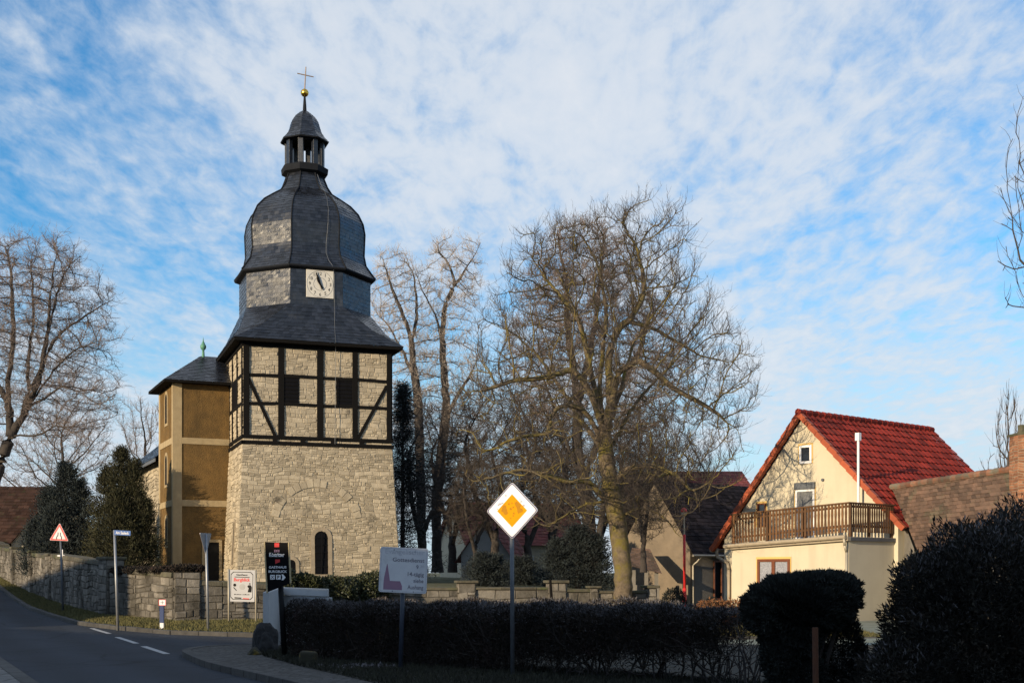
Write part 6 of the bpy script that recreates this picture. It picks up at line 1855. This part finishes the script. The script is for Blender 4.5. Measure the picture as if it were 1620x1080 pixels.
# grey trees behind the walnut
att = np.concatenate([E(930, 480, 57, 110, 140, 1700), E(880, 560, 57, 90, 130, 700), E(1010, 580, 57, 90, 130, 800)])
tree('lime_tree', 'pale grey frosted tree rising behind the walnut crown', trunkpts((938, 905, 57), (930, 800, 57), (912, 700, 57), (915, 640, 57)), att,
     M['barkdark'], M['barkdark'], M['twigpink'], step=.3, infl=2.2, kill=.52, iters=110, tip=.013, base=.30, thr=.07, up=.10, wig=.22, tw=5, twl=(.35, .8), twr=.011, twthr=.035, twup=.2, sub=1, seed=8,
     limbs=[limb(57, 57, (915, 640), (900, 540), (895, 440), (880, 370)), limb(57, 58, (915, 640), (940, 520), (955, 400)), limb(57, 58, (925, 760), (970, 640), (1010, 560), (1040, 480)), limb(57, 56, (925, 780), (890, 680), (860, 600))])
att = np.concatenate([E(790, 700, 58, 75, 120, 1100), E(735, 760, 58, 60, 90, 500), E(850, 740, 58, 60, 80, 500)])
t_ = tree('shrub_tree', 'dense dark thicket tree behind the low wall under the walnut left side', trunkpts((782, 905, 58), (784, 850, 58), (790, 780, 58)), att,
     M['barkdark'], M['barkdark'], M['twigbrown'], step=.28, infl=2.2, kill=.46, iters=90, tip=.012, base=.2, thr=.06, up=.08, wig=.28, tw=3, twl=(.35, .8), twr=.009, twthr=.035, twup=.2, sub=1, seed=9,
     limbs=[limb(58, 58, (784, 860), (750, 780), (735, 700)), limb(58, 58, (786, 830), (830, 770), (850, 690))])
att = np.concatenate([E(1030, 720, 56, 60, 100, 700), E(900, 780, 56, 70, 80, 600)])
tree('shrub_tree', 'thin dark tree behind the walnut trunk near the beige barn', trunkpts((945, 905, 56), (948, 850, 56), (955, 800, 56)), att,
     M['barkdark'], M['barkdark'], M['twigbrown'], step=.28, infl=2.2, kill=.5, iters=90, tip=.012, base=.17, thr=.06, up=.1, wig=.25, tw=3, twl=(.4, .8), twr=.009, twthr=.035, twup=.2, sub=1, seed=10)
def copy_thing(o, label, x, y, rz, s, group=None):
    c = o.copy(); COL.objects.link(c); c['label'] = label; c.location = (x, y, o.location.z); c.rotation_euler.z = rz; c.scale = (s, s, s)
    if group: c['group'] = group
    for ch in o.children:
        d = ch.copy(); COL.objects.link(d); d.parent = c
    return c
for lab, u, Y, rz, s in (('bare thicket tree just right of the blue spruce', 668, 66, 1.0, 1.0), ('bare thicket tree behind the two frosted limes', 716, 72, 2.2, 1.12), ('bare thicket tree behind the priority sign', 836, 66, 3.3, 1.0),
                         ('bare thicket tree left of the broad dark yew', 872, 72, 4.0, 1.15), ('bare thicket tree right behind the walnut trunk', 1000, 70, 5.1, 1.0), ('small bare thicket tree in front of the beige barn gable', 1018, 47.5, 1.7, .55), ('low bare thicket tree beside the white gabled house', 752, 56, .9, .62), ('bare thicket tree above the dark barn roof ridge', 1075, 76, .4, .95), ('bare thicket tree far behind the walnut trunk', 945, 78, 2.8, 1.2)):
    copy_thing(t_, lab, XY(u, Y).x, Y, rz, s, 'bare thicket trees behind the walnut')
t_['group'] = 'bare thicket trees behind the walnut'
# left lime
att = np.concatenate([E(30, 510, 64, 125, 140, 2600), E(110, 500, 64, 75, 90, 800), E(100, 620, 64, 100, 85, 1000), E(-60, 560, 64, 110, 170, 900), E(60, 410, 64, 75, 45, 500)])
LL = [limb(64, 64, (14, 693), (14, 603), (22, 530), (18, 440), (11, 386)), limb(64, 65, (28, 670), (47, 624), (43, 581), (54, 494), (49, 415)),
      limb(64, 62, (40, 650), (65, 595), (78, 494), (87, 404)), limb(64, 61, (45, 640), (83, 585), (119, 552), (159, 538), (192, 536)),
      limb(64, 66, (50, 610), (58, 595), (90, 530), (144, 494), (180, 473)), limb(64, 60, (44, 645), (97, 610), (119, 617), (155, 639), (180, 628)),
      limb(64, 61, (18, 695), (65, 689), (90, 671), (119, 686), (144, 711)), limb(63, 66, (70, 540), (97, 440), (119, 411)),
      limb(64, 66, (14, 640), (-30, 560), (-60, 470))]
tree('lime_tree', 'tall bare lime with sweeping dark limbs at the left edge behind the wall', trunkpts((-34, 905, 64), (-24, 820, 64), (-4, 745, 64), (16, 690, 64), (38, 655, 64)), att,
     M['barkdark'], M['barkdark'], M['twigpink'], step=.32, infl=2.4, kill=.54, iters=130, tip=.0135, base=.29, thr=.08, up=.08, wig=.2, tw=4, twl=(.35, .85), twr=.009, twthr=.035, twup=.2, sub=1, seed=11, limbs=LL)
att = np.concatenate([E(110, 700, 82, 75, 75, 900), E(50, 740, 82, 70, 60, 600)])
tree('lime_tree', 'smaller bare tree behind the tall lime above the left roofs', trunkpts((90, 880, 82), (92, 800, 82), (98, 760, 82)), att,
     M['barkdark'], M['barkdark'], M['twigpink'], step=.36, infl=3, kill=.6, iters=90, tip=.014, base=.22, thr=.07, up=.1, wig=.22, tw=3, twl=(.4, 1.0), twr=.010, twthr=.04, twup=.25, sub=1, seed=12)
att = np.concatenate([E(226, 690, 92, 42, 64, 600)])
tree('lime_tree', 'small pale bare tree behind the nave left of the turret', trunkpts((232, 870, 92), (231, 790, 92), (230, 745, 92)), att,
     M['barkdark'], M['barkdark'], M['twigpink'], step=.36, infl=3, kill=.6, iters=90, tip=.014, base=.2, thr=.07, up=.18, wig=.15, tw=3, twl=(.4, 1.0), twr=.010, twthr=.04, twup=.5, sub=1, seed=13)
# branches reaching in from the right edge
att = np.concatenate([E(1690, 350, 27, 118, 300, 1900)])
tree('ash_tree', 'bare tree mostly outside the right edge with few upswept twigs in view', [tuple(V((XY(1715, 27).x, 27, 0)))] + trunkpts((1712, 800, 27), (1708, 620, 27), (1705, 480, 27)), att,
     M['barkdark'], M['barkdark'], M['twigbrown'], step=.22, infl=1.6, kill=.38, iters=110, tip=.008, base=.2, thr=.05, up=.35, wig=.12, tw=1, twl=(.3, .6), twr=.006, twthr=.016, twup=.7, sub=0, seed=14)
att = np.concatenate([E(1595, 700, 46, 24, 82, 800)])
tree('poplar_sapling', 'slender upright bare sapling behind the old barn ridge', [tuple(V((XY(1596, 46).x, 46, 0)))] + trunkpts((1596, 830, 46), (1596, 770, 46)), att,
     M['barkdark'], M['twigbrown'], M['twigbrown'], step=.2, infl=1.6, kill=.22, iters=110, tip=.010, base=.09, thr=.05, up=.6, wig=.06, tw=2, twl=(.3, .7), twr=.008, twthr=.02, twup=1.4, sub=0, seed=15, curl=.12)
att = np.concatenate([E(1556, 745, 44, 14, 28, 110), E(1572, 738, 44, 18, 34, 130)])
tree('poplar_sapling', 'low sprig of bare shoots left of the slender sapling', [tuple(V((XY(1562, 44.5).x, 44.5, 0)))] + trunkpts((1562, 800, 44.5)), att,
     M['barkdark'], M['twigbrown'], M['twigbrown'], step=.2, infl=1.6, kill=.35, iters=60, tip=.010, base=.05, thr=.05, up=.4, wig=.08, tw=1, twl=(.2, .5), twr=.007, twthr=.02, twup=1.0, sub=0, seed=16, curl=.12)

# ------------------------------------------------------------------ grass on the verge and under the hedge, bare bed litter
def grass(name, pts, m, hgt, label, seed=1, wd=.012):
    rg = np.random.default_rng(seed); k = len(pts)
    d = unit(np.array([0, 0, 1.0]) + rg.normal(0, .45, (k, 3))); s = unit(np.cross(d, rg.normal(0, 1, (k, 3)))); hh = hgt * rg.uniform(.4, 1.3, (k, 1))
    v = np.stack([pts - s * wd, pts + s * wd, pts + d * hh], 1).reshape(-1, 3); q = (np.arange(k) * 3)[:, None] + np.arange(3)[None]
    o = fast_mesh(name, v, q, m, rnd=rg.random(k)); o['kind'] = 'stuff'; tag(o, label, 'grass'); return o
vv = np.array(verge_v).reshape(-1, 7, 3); rg = np.random.default_rng(4)
sel = [i for i in range(len(vv) - 1) if vv[i, 0, 1] < 62]
pts = []
for i in sel:
    area = np.linalg.norm(vv[i + 1, 3] - vv[i, 3]) * np.linalg.norm(vv[i, 6] - vv[i, 0]); k = int(area * 420)
    a = rg.random((k, 1)); b = rg.random(k) * 5.99; j = b.astype(int); f = (b - j)[:, None]
    p0 = vv[i, j] * (1 - f) + vv[i, j + 1] * f; p1 = vv[i + 1, j] * (1 - f) + vv[i + 1, j + 1] * f
    pts.append(p0 * (1 - a) + p1 * a)
grass('grass', np.concatenate(pts), M['grassblade'], .085, 'short yellowish winter grass on the verge below the wall', 2, .014)
def inpoly(x, y, pl):
    c = np.zeros(len(x), bool); n = len(pl)
    for i in range(n):
        x0, y0 = pl[i]; x1, y1 = pl[i - 1]
        k = (y0 > y) != (y1 > y); c ^= k & (x < (x1 - x0) * (y - y0) / ((y1 - y0) + 1e-12) + x0)
    return c
x = rg.uniform(-5.2, 6, 110000); y = rg.uniform(15, 27.5, 110000)
k = inpoly(x, y, GARD); dist = (x + .6) * .67 + (y - 20.4) * .74
k &= dist < .75
p = np.stack([x[k], y[k], np.full(k.sum(), .112)], 1)
grass('grass', p, mat('bed_grass', (.026, .027, .014), (.015, .016, .010), .95, 2, rnd=.5), .09, 'sparse dark grass and weeds at the foot of the front hedge', 3, .010)
# frosted leaf litter
n = 260; c = P(575, 1068, 20.3); q = np.stack([c.x + rg.normal(0, .28, n), c.y + rg.normal(0, .16, n), .125 + rg.random(n) * .05], 1)
o = leaves('leaf_litter', q, np.tile([0, 0, .2], (n, 1)), .05, .03, M['frost'], None, 4, 1.2); o['kind'] = 'stuff'; tag(o, 'patch of frosted dead leaves in front of the hedge near the church sign', 'leaves')
